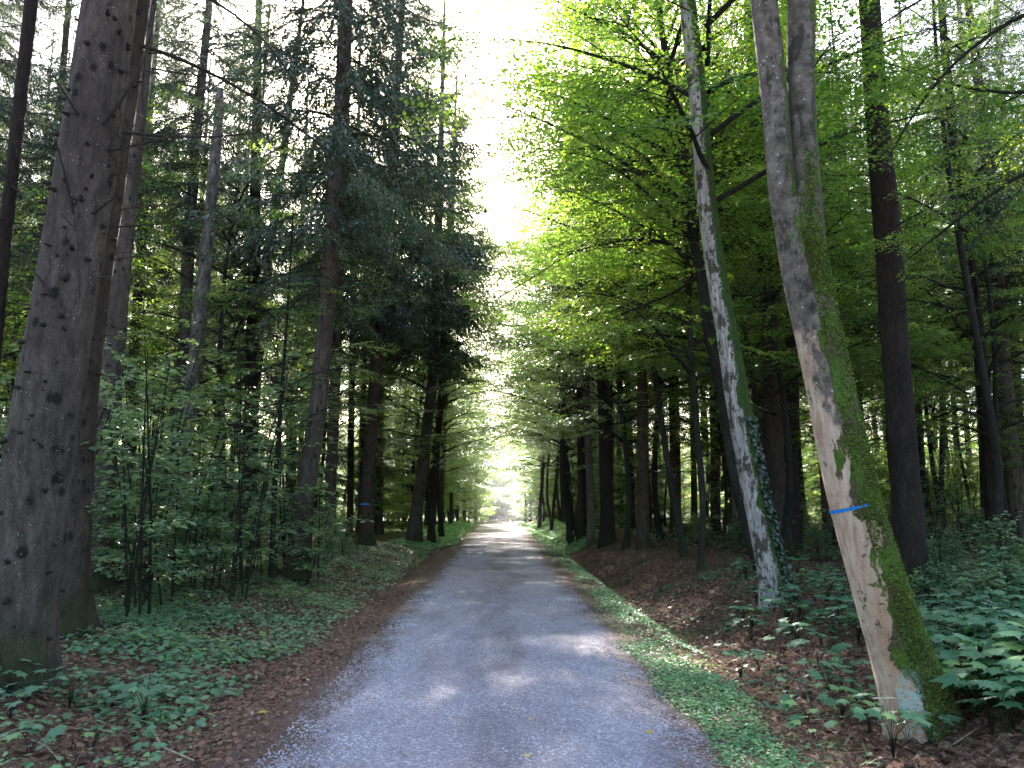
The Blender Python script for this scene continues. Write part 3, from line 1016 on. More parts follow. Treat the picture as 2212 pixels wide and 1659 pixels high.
def knot_stubs(G, rng, Q, rad, n, z0, z1, r=0.016):
    for i in range(n):
        h = rng.uniform(z0, z1)
        c = at_h(Q, h)
        az = rng.uniform(math.pi, 2 * math.pi)
        d = np.array([math.cos(az), math.sin(az), rng.uniform(-.5, .3)])
        rr = np.interp(h, Q[:, 2], rad)
        a = c + d * [1, 1, 0] * rr * 0.85
        L = rng.uniform(.03, .09) + rr * .12
        V, F, uv = tube(np.array([a, a + d * L * .6, a + d * L, a + d * (L + .004)]), np.array([2.0, 1.1, .8, .05]) * r * rng.uniform(.6, 1.3), 7, .15)
        G.add(V, F, .5, 1)


def hero_crown(e, Q, k, rz=0.0, h=(8, 16), s=1.0):
    rot, off = lean_rot(Q, *h)
    c = link('crown', HC[k], e, off, rot, s)
    c.rotation_euler.z += rz


print('named trees')
# --- left
L1, oL1, QL1, rL1 = hero_spruce('huge grey spruce with dark knots, nearest trunk on the left edge',
    [(20, 1480, 150), (30, 1350, 152), (55, 1200, 148), (78, 1050, 142), (98, 900, 136), (120, 760, 126), (148, 600, 122), (178, 420, 118), (203, 250, 114), (222, 120, 108), (238, 0, 104)],
    H=25, mat='spruce', sides=40, seed=3, flare=(0.35, 0.35, 5), dead=(1.2, 8, 30, 0.12, 0.6), rough=0.03, knots=85)
L2, oL2, QL2, rL2 = hero_spruce('brown spruce directly behind the huge knotted trunk, half hidden by it',
    [(150, 1372, 78), (150, 1250, 78), (160, 1050, 76), (172, 825, 76), (212, 500, 76), (252, 250, 74), (287, 0, 70)],
    H=25, mat='brown', sides=28, seed=5, flare=(0.55, 0.35, 4), dead=(2.0, 8, 26, 0.3, 1.4), knots=60)
L3, oL3, QL3, rL3 = hero_spruce('paler straight spruce with small knots standing third in the left cluster',
    [(212, 1270, 54), (216, 1150, 54), (235, 825, 53), (262, 500, 52), (288, 250, 52), (303, 100, 50)],
    base_depth=14.0, H=26, mat='spruce', sides=24, seed=6, dead=(3, 9, 40, 0.3, 1.6))
L0, oL0, QL0, rL0 = hero_spruce('slim dark spruce at the far left edge leaning right at the top',
    [(-40, 1250, 27), (-25, 900, 27), (12, 500, 26), (40, 250, 26), (68, 0, 26)], base_depth=15.0, H=24, mat='larch', sides=16, seed=8, dead=(3, 9, 40))
L4, oL4, QL4, rL4 = trunk4 = hero_spruce('pale flaking dead spruce with a snapped off top among the saplings',
    [(370, 1230, 34), (395, 1000, 32), (425, 750, 29), (451, 500, 27), (468, 300, 21), (474, 230, 19), (476, 195, 12)], base_depth=19.0, H=9, cut=True, mat='snag', sides=16, seed=9, dead=(4.0, 9.0, 60, 0.2, 1.2))
L5, oL5, QL5, rL5 = hero_spruce('dark upright spruce left of a forked gap behind the saplings',
    [(540, 1180, 30), (541, 1000, 30), (545, 800, 29), (548, 600, 25), (552, 400, 22), (554, 250, 20)], base_depth=24.0, H=24, mat='larch', sides=14, seed=10, dead=(4, 14, 70), crown=0)
L6, oL6, QL6, rL6 = hero_spruce('thin dark spruce crossing close beside another and leaning right',
    [(536, 1180, 20), (548, 900, 19), (560, 750, 19), (575, 600, 18), (587, 500, 17), (610, 350, 15), (625, 230, 13)], base_depth=25.5, H=22, mat='larch', sides=12, seed=12, dead=(5, 14, 60), crown=2)
L7, oL7, QL7, rL7 = hero_spruce('dark brown spruce at the edge of the left verge with a broad flared foot',
    [(637, 1252, 50), (650, 1130, 44), (664, 1040, 41), (690, 860, 37), (702, 700, 35), (712, 600, 34), (724, 450, 34), (736, 250, 31), (748, 0, 28)],
    H=25, mat='spruce', sides=28, seed=13, flare=(0.45, 0.45, 4), dead=(3.2, 8, 30, 0.2, 1.3))
hero_crown(L7, QL7, 0)
L8, oL8, QL8, rL8 = hero_spruce('brown spruce marked with a short blue paint line beside the small shrub',
    [(793, 1182, 33), (791, 1090, 30), (797, 1000, 28), (811, 825, 27), (829, 600, 25), (838, 450, 24), (850, 350, 20), (856, 200, 18)],
    H=26, mat='reddish', sides=20, seed=14, dead=(4, 9, 30, 0.2, 1.4))
hero_crown(L8, QL8, 1, 1.0)
L9, oL9, QL9, rL9 = hero_spruce('thick dark spruce with a spreading foot at the bend of the left verge',
    [(893, 1172, 34), (900, 1100, 26), (910, 1029, 25), (925, 900, 23), (935, 825, 22), (942, 650, 20), (946, 500, 18)],
    H=27, mat='spruce', sides=20, seed=15, flare=(0.7, 0.6, 4), dead=(3, 9, 40, 0.3, 1.8), rough=0.06)
hero_crown(L9, QL9, 1, 2.2, s=0.95)
for i, (pts, lab, mt, cr) in enumerate([
    ([(930, 1170, 16), (938, 1050, 15), (955, 829, 14), (965, 600, 12)], 'dark narrow spruce immediately right of the spreading foot spruce', 'larch', 1),
    ([(951, 1152, 11), (957, 1000, 10), (965, 829, 10), (970, 700, 9)], 'grey narrow spruce second right of the spreading foot spruce', 'spruce', 2),
    ([(714, 1120, 24), (716, 1000, 24), (722, 880, 23), (732, 650, 20), (740, 450, 18)], 'straight brown spruce between the flared foot spruce and the blue marked one', 'spruce', 0),
    ([(757, 1110, 14), (758, 950, 14), (762, 750, 13), (766, 600, 12)], 'slim dark spruce just left of the blue marked trunk', 'larch', 1),
]):
    b = None if i < 2 else (27.0, 33.0)[i - 2]
    e, o, Q, rd = hero_spruce(lab, pts, crown=cr, base_depth=b, H=25, mat=mt, sides=14, seed=30 + i, dead=(4, 11, 40))
for i, (x, y, h, w) in enumerate([(973, 1133, 3.0, 9), (988, 1126, 2.4, 6)]):
    p = ground_hit(x, y)
    G = Geo()
    z = np.array([-0.2, 0, 0.3, 0.9, h * .8, h * .8 + .02])
    rr = w * K / FPX * p[1] / 2
    V, F, uv = tube(np.stack([z * 0.02, z * 0, z], 1), np.array([1.2, 1.1, 1, .95, .9, .02]) * rr, 10, 0.08)
    G.add(V, F, 0.5, 0, uv)
    thing('tree_stump', ('tall reddish snapped stump on the sunlit left verge', 'thin snapped stump deeper along the left verge')[i], 'stump', (p[0], p[1], gz(p[0], p[1])), data=G.mesh('stump', [M['reddish']]))

# --- right: the two leaning beeches
oR1, meR1, QR1, rR1 = trunk_from_pixels(
    [(1992, 1572, 142), (1972, 1500, 134), (1953, 1430, 127), (1918, 1330, 120), (1882, 1210, 112), (1845, 1090, 105), (1820, 980, 102), (1792, 829, 97), (1762, 700, 94), (1742, 600, 96), (1722, 500, 92), (1715, 440, 84)],
    H=5.2, cut=True, mat='peeled', sides=64, seed=2, flare=(0.30, 0.22, 5), rough=0.035)
R1 = thing('beech_tree', 'large leaning twin stemmed beech with stripped bare wood, moss and a blue line', 'tree', oR1)
link('trunk', meR1, R1)
def stem_px(pts, Y, o, mat, H, sides=28, name='stem'):
    P = [on_plane(x, y, Y) for x, y, w in pts]
    rad = [w * K / FPX * float(np.dot(p - CAM, fwd)) / 2 for p, (x, y, w) in zip(P, pts)]
    d = unit(P[-1] - P[-2])
    last = P[-1]
    n = 8
    for i in range(1, n + 1):
        P.append(last + d * (H - last[2]) * i / n)
        rad.append(rad[len(pts) - 1] * (1 - 0.8 * i / n))
    P, rad = resample(P, rad, 0.15)
    V, F, uv = tube(P - o, rad, sides, 0.035, v0=4.5, seed=4)
    G = Geo()
    G.add(V, F, 0.5, 0, uv)
    return G.mesh(name, [M[mat]]), P - o, rad
sA, QA, _ = stem_px([(1722, 560, 62), (1700, 480, 60), (1687, 400, 58), (1677, 250, 56), (1665, 125, 56), (1650, 0, 55)], oR1[1] + 0.01, oR1, 'peeled', 15)
link('stem', sA, R1)
sB, QB, _ = stem_px([(1755, 560, 60), (1745, 470, 62), (1738, 350, 60), (1730, 200, 59), (1732, 0, 58)], oR1[1] + 0.05, oR1, 'peeled', 16)
link('stem', sB, R1)
GL, GT = beech_crown(301, 9.0, 15.0, 3.0, 9, SPR_SIMPLE, density=0.6)
link('crown', GL.merge(GT, 1).mesh('beech_crown', [M['beech'], M['young']]), R1, (QA[-1][0] * 0.5, 0, 0))

def tufts(Q, rad, n, z0, z1, th0, th1, seed, size=(.008, .022)):
    rng = np.random.default_rng(seed)
    k = 60
    ch, ct_ = rng.uniform(z0, z1, k), rng.uniform(th0, th1, k)
    pick = rng.integers(0, k, n)
    h = np.clip(ch[pick] + rng.normal(0, .13, n), z0, z1)
    t_ = np.clip(ct_[pick] + rng.normal(0, .22, n), th0, th1)
    r = np.interp(h, Q[:, 2], rad) * 1.02
    r = r * (1 + 0.30 * np.exp(-h / .22) * (.75 + .45 * np.sin(5 * t_ + 2)))
    c = np.stack([np.interp(h, Q[:, 2], Q[:, 0]), np.interp(h, Q[:, 2], Q[:, 1]), h], 1)
    o_ = np.stack([np.sin(t_), -np.cos(t_), 0 * t_], 1)
    V, F = instance_pts(BLADE_V * [1, 4.5, 1], BLADE_F, c + o_ * (r - .002)[:, None], o_ + rng.normal(0, .7, (n, 3)) + [0, 0, .3], rng.normal(0, 1, (n, 3)), rng.uniform(*size, n))
    G = Geo()
    G.add(V, F, np.repeat(rng.random(n), 3))
    return G.mesh('moss', [M['mosstuft']])
link('moss', tufts(QR1, rR1, 20000, 0.05, 4.4, -0.20, 1.45, 77), R1)
# blue spray mark, a thin skin of paint hugging the trunk
def paint_mark(Q, rad, h, th0, th1, slope, hw, parent, extra=None, rough=None, flare=None, seed=0):
    ths = np.linspace(th0, th1, 40)
    rngp = np.random.default_rng(3)
    V = []
    for i, th in enumerate(ths):
        u = i / 39
        hc = h + slope * (th - th0)
        e = hw * (0.65 + 0.35 * math.sin(u * 3.1)) * rngp.uniform(0.8, 1.15)
        if extra and u < 0.3:
            e *= 1.25
        for s in (-1, 1):
            hh = hc + s * e
            c = at_h(Q, hh)
            T = unit(at_h(Q, hh + .1) - at_h(Q, hh - .1))
            A = unit(np.array([1.0, 0, 0]) - T * T[0])
            B = np.cross(T, A)
            r = np.interp(hh, Q[:, 2], rad)
            L = hh + 0.3
            r *= 1 + rough * (math.sin(3 * th + L * 1.1 + seed * 1.7) * .4 + math.sin(5 * th - L * 2.3 + seed * 3.4) * .3 + math.sin(2 * th + L * 3.7 + seed * 1.7) * .3)
            if flare:
                r *= 1 + flare[0] * math.exp(-max(L - .3, 0) / flare[1]) * (.75 + .45 * math.sin(flare[2] * th + seed))
            V.append(c + (A * math.sin(th) - B * math.cos(th)) * (r * 1.01 + 0.005))
    a = np.arange(39) * 2
    G = Geo()
    G.add(np.array(V), np.stack([a, a + 2, a + 3, a + 1], 1))
    link('paint_mark', G.mesh('paint_mark', [M['blue']]), parent)


def h_at_px(Q, o, x, y):
    p = on_plane(x, y, o[1])
    return p[2] - o[2]


hm = h_at_px(QR1, oR1, 1795, 1096)
paint_mark(QR1, rR1, hm, -1.8, 0.10, 0.010, 0.0115, R1, True, 0.035, (0.30, 0.22, 5), 2)
hm = h_at_px(QL8, oL8, 790, 1089)
paint_mark(QL8, rL8, hm, -1.2, 0.6, 0.0, 0.028, L8, False, 0.05, (0.5, 0.3, 4), 14)

oR2, meR2, QR2, rR2 = trunk_from_pixels(
    [(1680, 1300, 64), (1670, 1240, 60), (1655, 1180, 56), (1640, 1110, 53), (1623, 1030, 52), (1604, 930, 50), (1588, 829, 50), (1570, 720, 46), (1549, 600, 43), (1535, 500, 41), (1523, 400, 40), (1507, 200, 38), (1484, 0, 36)],
    H=15, mat='mossy', sides=40, seed=7, flare=(0.35, 0.25, 4), rough=0.05)
R2 = thing('beech_tree', 'slender pale streaked beech leaning left with dark ivy climbing its foot', 'tree', oR2)
link('trunk', meR2, R2)
# ivy on its right side
def ivy(Q, rad, z0, z1, n, seed, th=(0.2, 1.9)):
    rng = np.random.default_rng(seed)
    h = z0 + (z1 - z0) * rng.random(n) ** 1.4
    t_ = rng.uniform(*th, n)
    t_ = t_ + (h - z0) / (z1 - z0) * -0.2
    c = np.stack([np.interp(h, Q[:, 2], Q[:, 0]), np.interp(h, Q[:, 2], Q[:, 1]), h], 1)
    r = np.interp(h, Q[:, 2], rad) + rng.uniform(0.01, 0.05, n)
    out = np.stack([np.sin(t_), -np.cos(t_), 0 * t_], 1)
    pos = c + out * r[:, None]
    dr = np.array([0, 0, -0.7]) + rng.normal(0, .6, (n, 3))
    nn = out + rng.normal(0, .35, (n, 3))
    V, F = instance_pts(IVY_V, IVY_F, pos, dr, nn, rng.uniform(.035, .07, n))
    G = Geo()
    G.add(V, F, np.repeat(rng.random(n), 12))
    return G.mesh('ivy', [M['ivy']])
link('ivy', ivy(QR2, rR2, 0.05, 2.6, 1700, 5, (0.35, 2.0)), R2)
GL, GT = beech_crown(302, 5.6, 11.5, 3.4, 15, SPR_SIMPLE, density=0.7)
link('crown', GL.merge(GT, 1).mesh('beech_crown', [M['beech'], M['young']]), R2, (QR2[-1][0] * 0.55, 0, 0))

# the many-limbed beech behind it whose sprays reach over the road
oRb, meRb, QRb, rRb = trunk_from_pixels(
    [(1655, 1275, 30), (1625, 1180, 28), (1588, 1030, 26), (1556, 829, 24), (1533, 740, 23), (1515, 600, 22), (1498, 525, 22), (1493, 450, 21), (1483, 350, 19), (1463, 240, 17), (1438, 125, 14), (1420, 0, 12)],
    base_depth=14.2, H=13, mat='young', sides=16, seed=17, rough=0.08)
RB = thing('beech_tree', 'dark thin beech behind the pale streaked one with long sprays arching over the road', 'tree', oRb)
link('trunk', meRb, RB)


def limb_px(pts, Y0, dY, o, r0, r1):
    n = len(pts)
    P = np.array([on_plane(x, y, Y0 + dY * i / max(n - 1, 1)) for i, (x, y) in enumerate(pts)])
    return resample(P - o, np.linspace(r0, r1, n), 0.25)


def leafy_limbs(parent, o, specs, sprays, seed, sc=0.9, start=0.2, every=0.34, name='branch', density=1.0):
    rng = np.random.default_rng(seed)
    for pts, Y0, dY, r0, r1 in specs:
        P, rad = limb_px(pts, Y0, dY, o, r0, r1)
        G = Geo()
        V, F, uv = tube(P, rad, 6, 0.08)
        G.add(V, F, 0.5, 0, uv)
        GL = Geo()
        L = np.concatenate([[0], np.cumsum(np.linalg.norm(np.diff(P, axis=0), axis=1))])
        for u in np.arange(start * L[-1], L[-1], every / density):
            p = np.array([np.interp(u, L, P[:, c]) for c in range(3)])
            i0 = min(np.searchsorted(L, u), len(P) - 1)
            d = P[i0] - P[i0 - 1]
            a0 = math.atan2(d[1], d[0])
            for sg in (-1, 1):
                a = a0 + sg * rng.uniform(0.5, 1.3)
                sl = (0.35 * (L[-1] - u) + 0.3) * rng.uniform(0.6, 1.2)
                S = limb_path(rng, p, a, rng.uniform(-0.1, 0.3), sl, 4, 0.9)
                twig_geo(G, S, 0.004 + 0.004 * sl, 0.003, 4)
                for q in np.arange(0.25, sl + 0.1, 0.55):
                    k = min(q / sl, 1) * 4
                    j0 = min(int(k), 3)
                    pp = S[j0] + (S[j0 + 1] - S[j0]) * (k - j0)
                    b0 = a + rng.choice([-1, 1]) * rng.uniform(0.2, 1.0)
                    place_spray(GL, G if rng.random() < .5 else None, sprays, rng, pp, np.array([math.cos(b0), math.sin(b0), rng.uniform(-.3, .1)]), rng.uniform(.65, 1.05) * sc)
        b = link(name, G.mesh('branch', [M['young']]), parent)
        link('foliage', GL.mesh('branch_foliage', [M['beech']]), b)


leafy_limbs(RB, oRb, [
    ([(1490, 460), (1440, 400), (1390, 330), (1300, 290), (1180, 310), (1080, 370)], 14.2, 2.5, 0.05, 0.012),
    ([(1497, 520), (1450, 470), (1380, 400), (1300, 340), (1230, 330)], 14.2, -1.6, 0.045, 0.01),
    ([(1466, 260), (1420, 210), (1340, 165), (1240, 140), (1160, 115)], 14.2, 1.2, 0.045, 0.01),
    ([(1500, 560), (1440, 520), (1360, 515), (1240, 540), (1150, 600), (1050, 660)], 14.2, 3.5, 0.05, 0.01),
    ([(1440, 130), (1400, 80), (1340, 20), (1280, -60)], 14.2, 0.5, 0.035, 0.01),
    ([(1480, 350), (1430, 300), (1350, 250), (1260, 190), (1190, 180)], 14.2, 2.8, 0.035, 0.01),
    ([(1505, 600), (1450, 640), (1380, 660), (1300, 700)], 14.2, 2.0, 0.035, 0.01),
    ([(1490, 440), (1560, 380), (1640, 330), (1720, 300)], 14.2, 1.0, 0.035, 0.01),
    ([(1470, 270), (1540, 200), (1600, 120), (1640, 40)], 14.2, 1.0, 0.035, 0.01),
], SPR_FINE, 401, sc=0.9, every=0.25)
GL, GT = beech_crown(303, 6.5, 12.5, 3.7, 17, SPR_SIMPLE, density=0.85)
link('crown', GL.merge(GT, 1).mesh('beech_crown', [M['beech'], M['young']]), RB, tuple(at_h(QRb, 10) * [1, 1, 0]))

# beech just outside the right edge whose boughs hang into the picture
bx, by = 8.2, 8.8
BX = thing('beech_tree', 'beech at the right edge whose bright leafy boughs hang across the upper right corner', 'tree', (bx, by, gz(bx, by)))
PLACED.append((bx, by))
oBX = np.array([bx, by, gz(bx, by)])
link('trunk', beech_trunk_mesh(9, 14, 0.17, M['young'], 0.2), BX)
leafy_limbs(BX, oBX, [
    ([(2330, 0), (2212, 20), (2060, 130), (1960, 260), (1900, 380)], 8.6, 0.6, 0.035, 0.008),
    ([(2350, 300), (2212, 370), (2120, 430), (2040, 500), (1960, 560)], 8.7, 1.0, 0.03, 0.008),
    ([(2330, 180), (2200, 210), (2080, 190), (1980, 160), (1900, 130)], 8.7, 1.8, 0.03, 0.008),
    ([(2340, -120), (2200, -90), (2060, -40), (1930, 30), (1830, 110)], 8.7, 1.2, 0.03, 0.008),
], SPR_FINE, 402, sc=0.75, every=0.42)
BX2 = thing('beech_tree', 'slim beech right of the broad dark spruce with green sprays at mid height', 'tree', (8.6, 13.5, gz(8.6, 13.5)))
PLACED.append((8.6, 13.5))
oB2 = np.array([8.6, 13.5, gz(8.6, 13.5)])
link('trunk', beech_trunk_mesh(10, 13, 0.08, M['young'], 0.25), BX2)
leafy_limbs(BX2, oB2, [
    ([(2090, 500), (2000, 440), (1900, 400), (1810, 420)], 13.5, 1.0, 0.03, 0.008),
    ([(2090, 300), (1990, 210), (1890, 160), (1800, 170)], 13.5, -0.6, 0.03, 0.008),
    ([(2090, 640), (1990, 590), (1900, 590), (1830, 640)], 13.5, 1.4, 0.025, 0.008),
    ([(2090, 540), (2150, 470), (2210, 400)], 13.5, 1.4, 0.025, 0.008),
    ([(2090, 150), (2150, 60), (2210, 20)], 13.5, -1.0, 0.025, 0.008),
    ([(2090, 120), (2000, 40), (1900, -20)], 13.5, 1.0, 0.025, 0.008),
    ([(2090, 850), (2010, 800), (1900, 770)], 13.5, 1.6, 0.02, 0.006),
], SPR_FINE, 403, sc=0.8)

by_ = 15.0
pB = on_plane(590, 1200, by_)
BL = thing('beech_tree', 'slim young beech with sunlit yellow green sprays rising from the left thicket', 'tree', (pB[0], by_, gz(pB[0], by_)))
PLACED.append((pB[0], by_))
oBL = np.array([pB[0], by_, gz(pB[0], by_)])
link('trunk', beech_trunk_mesh(12, 7.5, 0.05, M['young'], 0.12), BL)
leafy_limbs(BL, oBL, [
    ([(600, 700), (640, 640), (690, 615)], by_, -.5, .015, .005),
    ([(595, 690), (550, 640), (500, 610)], by_, -.5, .015, .005),
    ([(598, 820), (540, 780), (470, 750)], by_, -.8, .015, .005),
    ([(600, 850), (660, 810), (720, 790), (770, 800)], by_, 1.4, .015, .005),
    ([(600, 950), (680, 890), (740, 865), (800, 880)], by_, 1.6, .015, .005),
    ([(596, 900), (520, 860), (430, 840), (330, 830)], by_, -1.0, .015, .005),
    ([(598, 760), (560, 700), (600, 650)], by_, .5, .012, .005),
    ([(590, 980), (500, 930), (400, 900)], by_, -1.2, .012, .005),
], SPR_FINE, 405, sc=0.5, every=0.22)

RT = [
    ('young', 'dark slender curved beech right of the leaning slim one', [(1513, 1236, 18), (1519, 1080, 14), (1506, 930, 14), (1497, 829, 14), (1490, 700, 12), (1481, 500, 11), (1470, 350, 9)], None, 'b', 'deciduous'),
    ('young', 'slim dark beech leaning left with its foot kicked to the right', [(1482, 1203, 18), (1468, 1140, 16), (1454, 1080, 15), (1440, 980, 14), (1424, 880, 13), (1405, 740, 12), (1392, 600, 10)], None, 'b', 'deciduous'),
    ('reddish', 'straight brown spruce standing left of the two slim curved beeches', [(1390, 1185, 30), (1389, 1100, 25), (1388, 900, 23), (1386, 700, 20), (1383, 550, 17)], None, 1, 'spruce'),
    ('larch', 'thick dark spruce with mossy roots on the top of the right bank', [(1313, 1176, 36), (1311, 1100, 30), (1306, 930, 27), (1300, 750, 24), (1296, 600, 20)], None, 0, 'spruce'),
    ('spruce', 'short stubbed spruce just left of the mossy rooted one', [(1277, 1178, 18), (1276, 1080, 16), (1270, 950, 15), (1266, 800, 14)], None, 2, 'spruce'),
    ('larch', 'dark brown spruce second left of the mossy rooted one', [(1257, 1165, 19), (1256, 1050, 17), (1254, 900, 16), (1252, 750, 14)], None, 1, 'spruce'),
    ('young', 'black slender beech at the crest of the right bank beside the road', [(1231, 1168, 14), (1222, 1050, 12), (1214, 950, 11), (1210, 850, 10), (1206, 700, 8)], None, 'b', 'deciduous'),
    ('young', 'thin beech leaning right above the sunlit verge, farthest of the bank trunks', [(1191, 1147, 9), (1197, 1080, 7), (1206, 1004, 7), (1214, 900, 6)], None, 'b', 'deciduous'),
    ('larch', 'broad dark spruce right of the streaked beech', [(1690, 1212, 44), (1683, 1120, 42), (1675, 1030, 40), (1668, 829, 38), (1655, 600, 34), (1645, 450, 30)], None, 0, 'spruce'),
    ('larch', 'narrower dark spruce between two broad trunks behind the twin stemmed beech', [(1714, 1192, 30), (1714, 1080, 28), (1712, 829, 26), (1708, 650, 23)], None, 1, 'spruce'),
    ('larch', 'massive dark furrowed spruce right of the twin stemmed beech', [(1972, 1278, 70), (1963, 1150, 62), (1955, 1030, 59), (1939, 829, 56), (1914, 450, 54), (1893, 250, 46), (1878, 0, 42)], None, None, 'spruce'),
    ('reddish', 'brown straight spruce above the seedlings near the right edge', [(2132, 1168, 24), (2128, 1000, 22), (2118, 829, 20), (2105, 600, 18), (2095, 400, 16)], 27.0, 0, 'spruce'),
    ('reddish', 'slim brown spruce at right next to the straight one above the seedlings', [(2172, 1140, 16), (2165, 1000, 15), (2155, 829, 15), (2140, 600, 13)], 31.0, 2, 'spruce'),
    ('reddish', 'brown spruce cut by the right edge of the view', [(2210, 1150, 24), (2204, 1000, 22), (2196, 829, 20), (2180, 500, 18)], 25.0, 1, 'spruce'),
    ('spruce', 'pale thin spruce immediately right of the massive dark furrowed one', [(1992, 1130, 15), (1990, 1050, 14), (1983, 850, 14), (1972, 600, 12)], 30.0, 1, 'spruce'),
    ('reddish', 'hazy reddish spruce behind the slim leaning beech', [(1460, 1170, 24), (1459, 1000, 23), (1455, 829, 22), (1450, 700, 20)], 33.0, 1, 'spruce'),
    ('reddish', 'hazy reddish spruce behind the dark curved beech', [(1546, 1165, 22), (1545, 1000, 21), (1542, 829, 20), (1538, 700, 18)], 32.0, 0, 'spruce'),
]
for i, (mt, lab, pts, bd, cr, kind) in enumerate(RT):
    if kind == 'spruce':
        e, o, Q, rd = hero_spruce(lab, pts, crown=cr, base_depth=bd, H=26, mat=mt, sides=24 if pts[0][2] > 34 else 14, seed=50 + i, dead=(3.5, 11, 36, 0.2, 1.5),
                                  flare=(0.45, 0.4, 5))
    else:
        o, me, Q, rd = trunk_from_pixels(pts, base_depth=bd, H=11, mat=mt, sides=12, seed=50 + i, rough=0.08, flare=(0.4, 0.25, 3))
        e = thing('beech_tree', lab, 'tree', o)
        link('trunk', me, e)
        bc = BC[i % 3]
        a = at_h(Q, 6)
        link('crown', bc, e, (a[0], a[1], 0.8), (0, 0, i * 1.3))

for i, (x, y, k) in enumerate([(-8.9, 21.5, 2), (-12.5, 26, 2), (-13.5, 18.5, 2), (-17, 23, 2)]):
    e = thing('spruce_tree', 'dark spruce with hanging curtains of needles among the left trunks', 'tree', (x, y, gz(x, y)), i * 1.9, 'curtained spruces among the left trunks')
    link('trunk', ST[i % 4], e)
    link('crown', HC[k], e, rot=(0, 0, i))
    PLACED.append((x, y))
# long dead boughs of the left cluster
def dead_bough(parent, o, pts, Y0, dY, r0, r1, seed, needles=False, subs=8):
    rng = np.random.default_rng(seed)
    P, rad = limb_px(pts, Y0, dY, o, r0, r1)
    G = Geo()
    V, F, uv = tube(P, rad, 7, 0.10)
    G.add(V, F, 0.5, 0, uv)
    n = len(P)
    for k in range(subs):
        q = rng.integers(max(1, n // 6), n)
        d = P[min(q, n - 1)] - P[q - 1]
        a = math.atan2(d[1], d[0]) + rng.choice([-1, 1]) * rng.uniform(0.4, 1.2)
        S = limb_path(rng, P[q - 1], a, rng.uniform(-0.7, 0.4), rng.uniform(0.2, 0.9), 4, 0.6, 0.2)
        twig_geo(G, S, 0.006, 0.002, 4)
    b = link('branch', G.mesh('dead_branch', [M['twig']]), parent)
    if needles:
        GL = Geo()
        for k in range(9):
            q = int(n * rng.uniform(0.6, 0.99))
            d = P[min(q + 1, n - 1)] - P[q - 1]
            az = math.atan2(d[1], d[0]) + rng.normal(0, 0.7)
            V, F, tint, segs, bd = SB[rng.integers(3)]
            GL.add(xform(V, P[q], np.array([math.cos(az), math.sin(az), -0.4]), np.array([0, 0, 1.0]), rng.uniform(.35, .6)), F, tint)
        link('needle_spray', GL.mesh('needle_spray', [M['needle']]), b)


dead_bough(L2, oL2, [(275, 90), (380, 120), (500, 180), (600, 240), (700, 320), (800, 395), (860, 440), (930, 500)], 9.4, 4.0, 0.028, 0.010, 1, True, 22)
dead_bough(L2, oL2, [(330, -60), (465, 0), (540, 50), (600, 115), (655, 210)], 9.4, 0.5, 0.024, 0.008, 2, False, 14)
dead_bough(L1, oL1, [(222, 268), (290, 190), (326, 110), (338, 0), (345, -80)], oL1[1] - 0.25, 0.3, 0.020, 0.008, 3, False, 4)
dead_bough(L2, oL2, [(250, 283), (330, 297), (450, 300), (565, 286)], 9.3, 0.6, 0.022, 0.006, 4, False, 10)
dead_bough(L1, oL1, [(232, 328), (290, 324), (350, 310), (400, 286)], oL1[1] - 0.1, 0.2, 0.014, 0.006, 5, False, 4)
dead_bough(L1, oL1, [(168, 247), (140, 205), (110, 155)], oL1[1] - 0.28, -0.1, 0.014, 0.005, 6, False, 1)
dead_bough(L1, oL1, [(160, 462), (150, 390), (132, 330), (100, 240)], oL1[1] - 0.30, -0.1, 0.012, 0.004, 7, False, 2)
dead_bough(L2, oL2, [(222, 492), (290, 492), (350, 484)], 9.3, 0.2, 0.014, 0.005, 8, False, 3)
dead_bough(L1, oL1, [(200, 462), (225, 445), (252, 422)], oL1[1] - 0.2, -0.1, 0.016, 0.008, 9, False, 0)
dead_bough(L1, oL1, [(116, 638), (85, 600), (55, 565)], oL1[1] - 0.3, -0.1, 0.014, 0.005, 10, False, 0)
dead_bough(L1, oL1, [(172, 646), (170, 560), (165, 470)], oL1[1] - 0.30, -0.02, 0.006, 0.004, 11, False, 0)
dead_bough(L3, oL3, [(290, 140), (380, 160), (480, 165), (600, 190)], 14.0, 1.0, 0.022, 0.006, 12, False, 14)
dead_bough(L3, oL3, [(270, 430), (360, 400), (450, 395)], 13.9, 1.0, 0.016, 0.005, 13, False, 10)
dead_bough(L0, oL0, [(30, 330), (90, 420), (150, 480)], 15, -0.6, 0.016, 0.005, 14, False, 8)
dead_bough(L0, oL0, [(0, 380), (60, 430), (110, 470)], 15, -0.6, 0.016, 0.005, 15, False, 8)
dead_bough(L7, oL7, [(727, 610), (780, 612), (830, 598)], oL7[1], -0.3, 0.014, 0.005, 16, False, 6)

# ------------------------------------------------------------------ ordinary forest
print('forest')
def ok(x, y, d):
    return all((x - a) ** 2 + (y - b) ** 2 > d * d for a, b in PLACED)


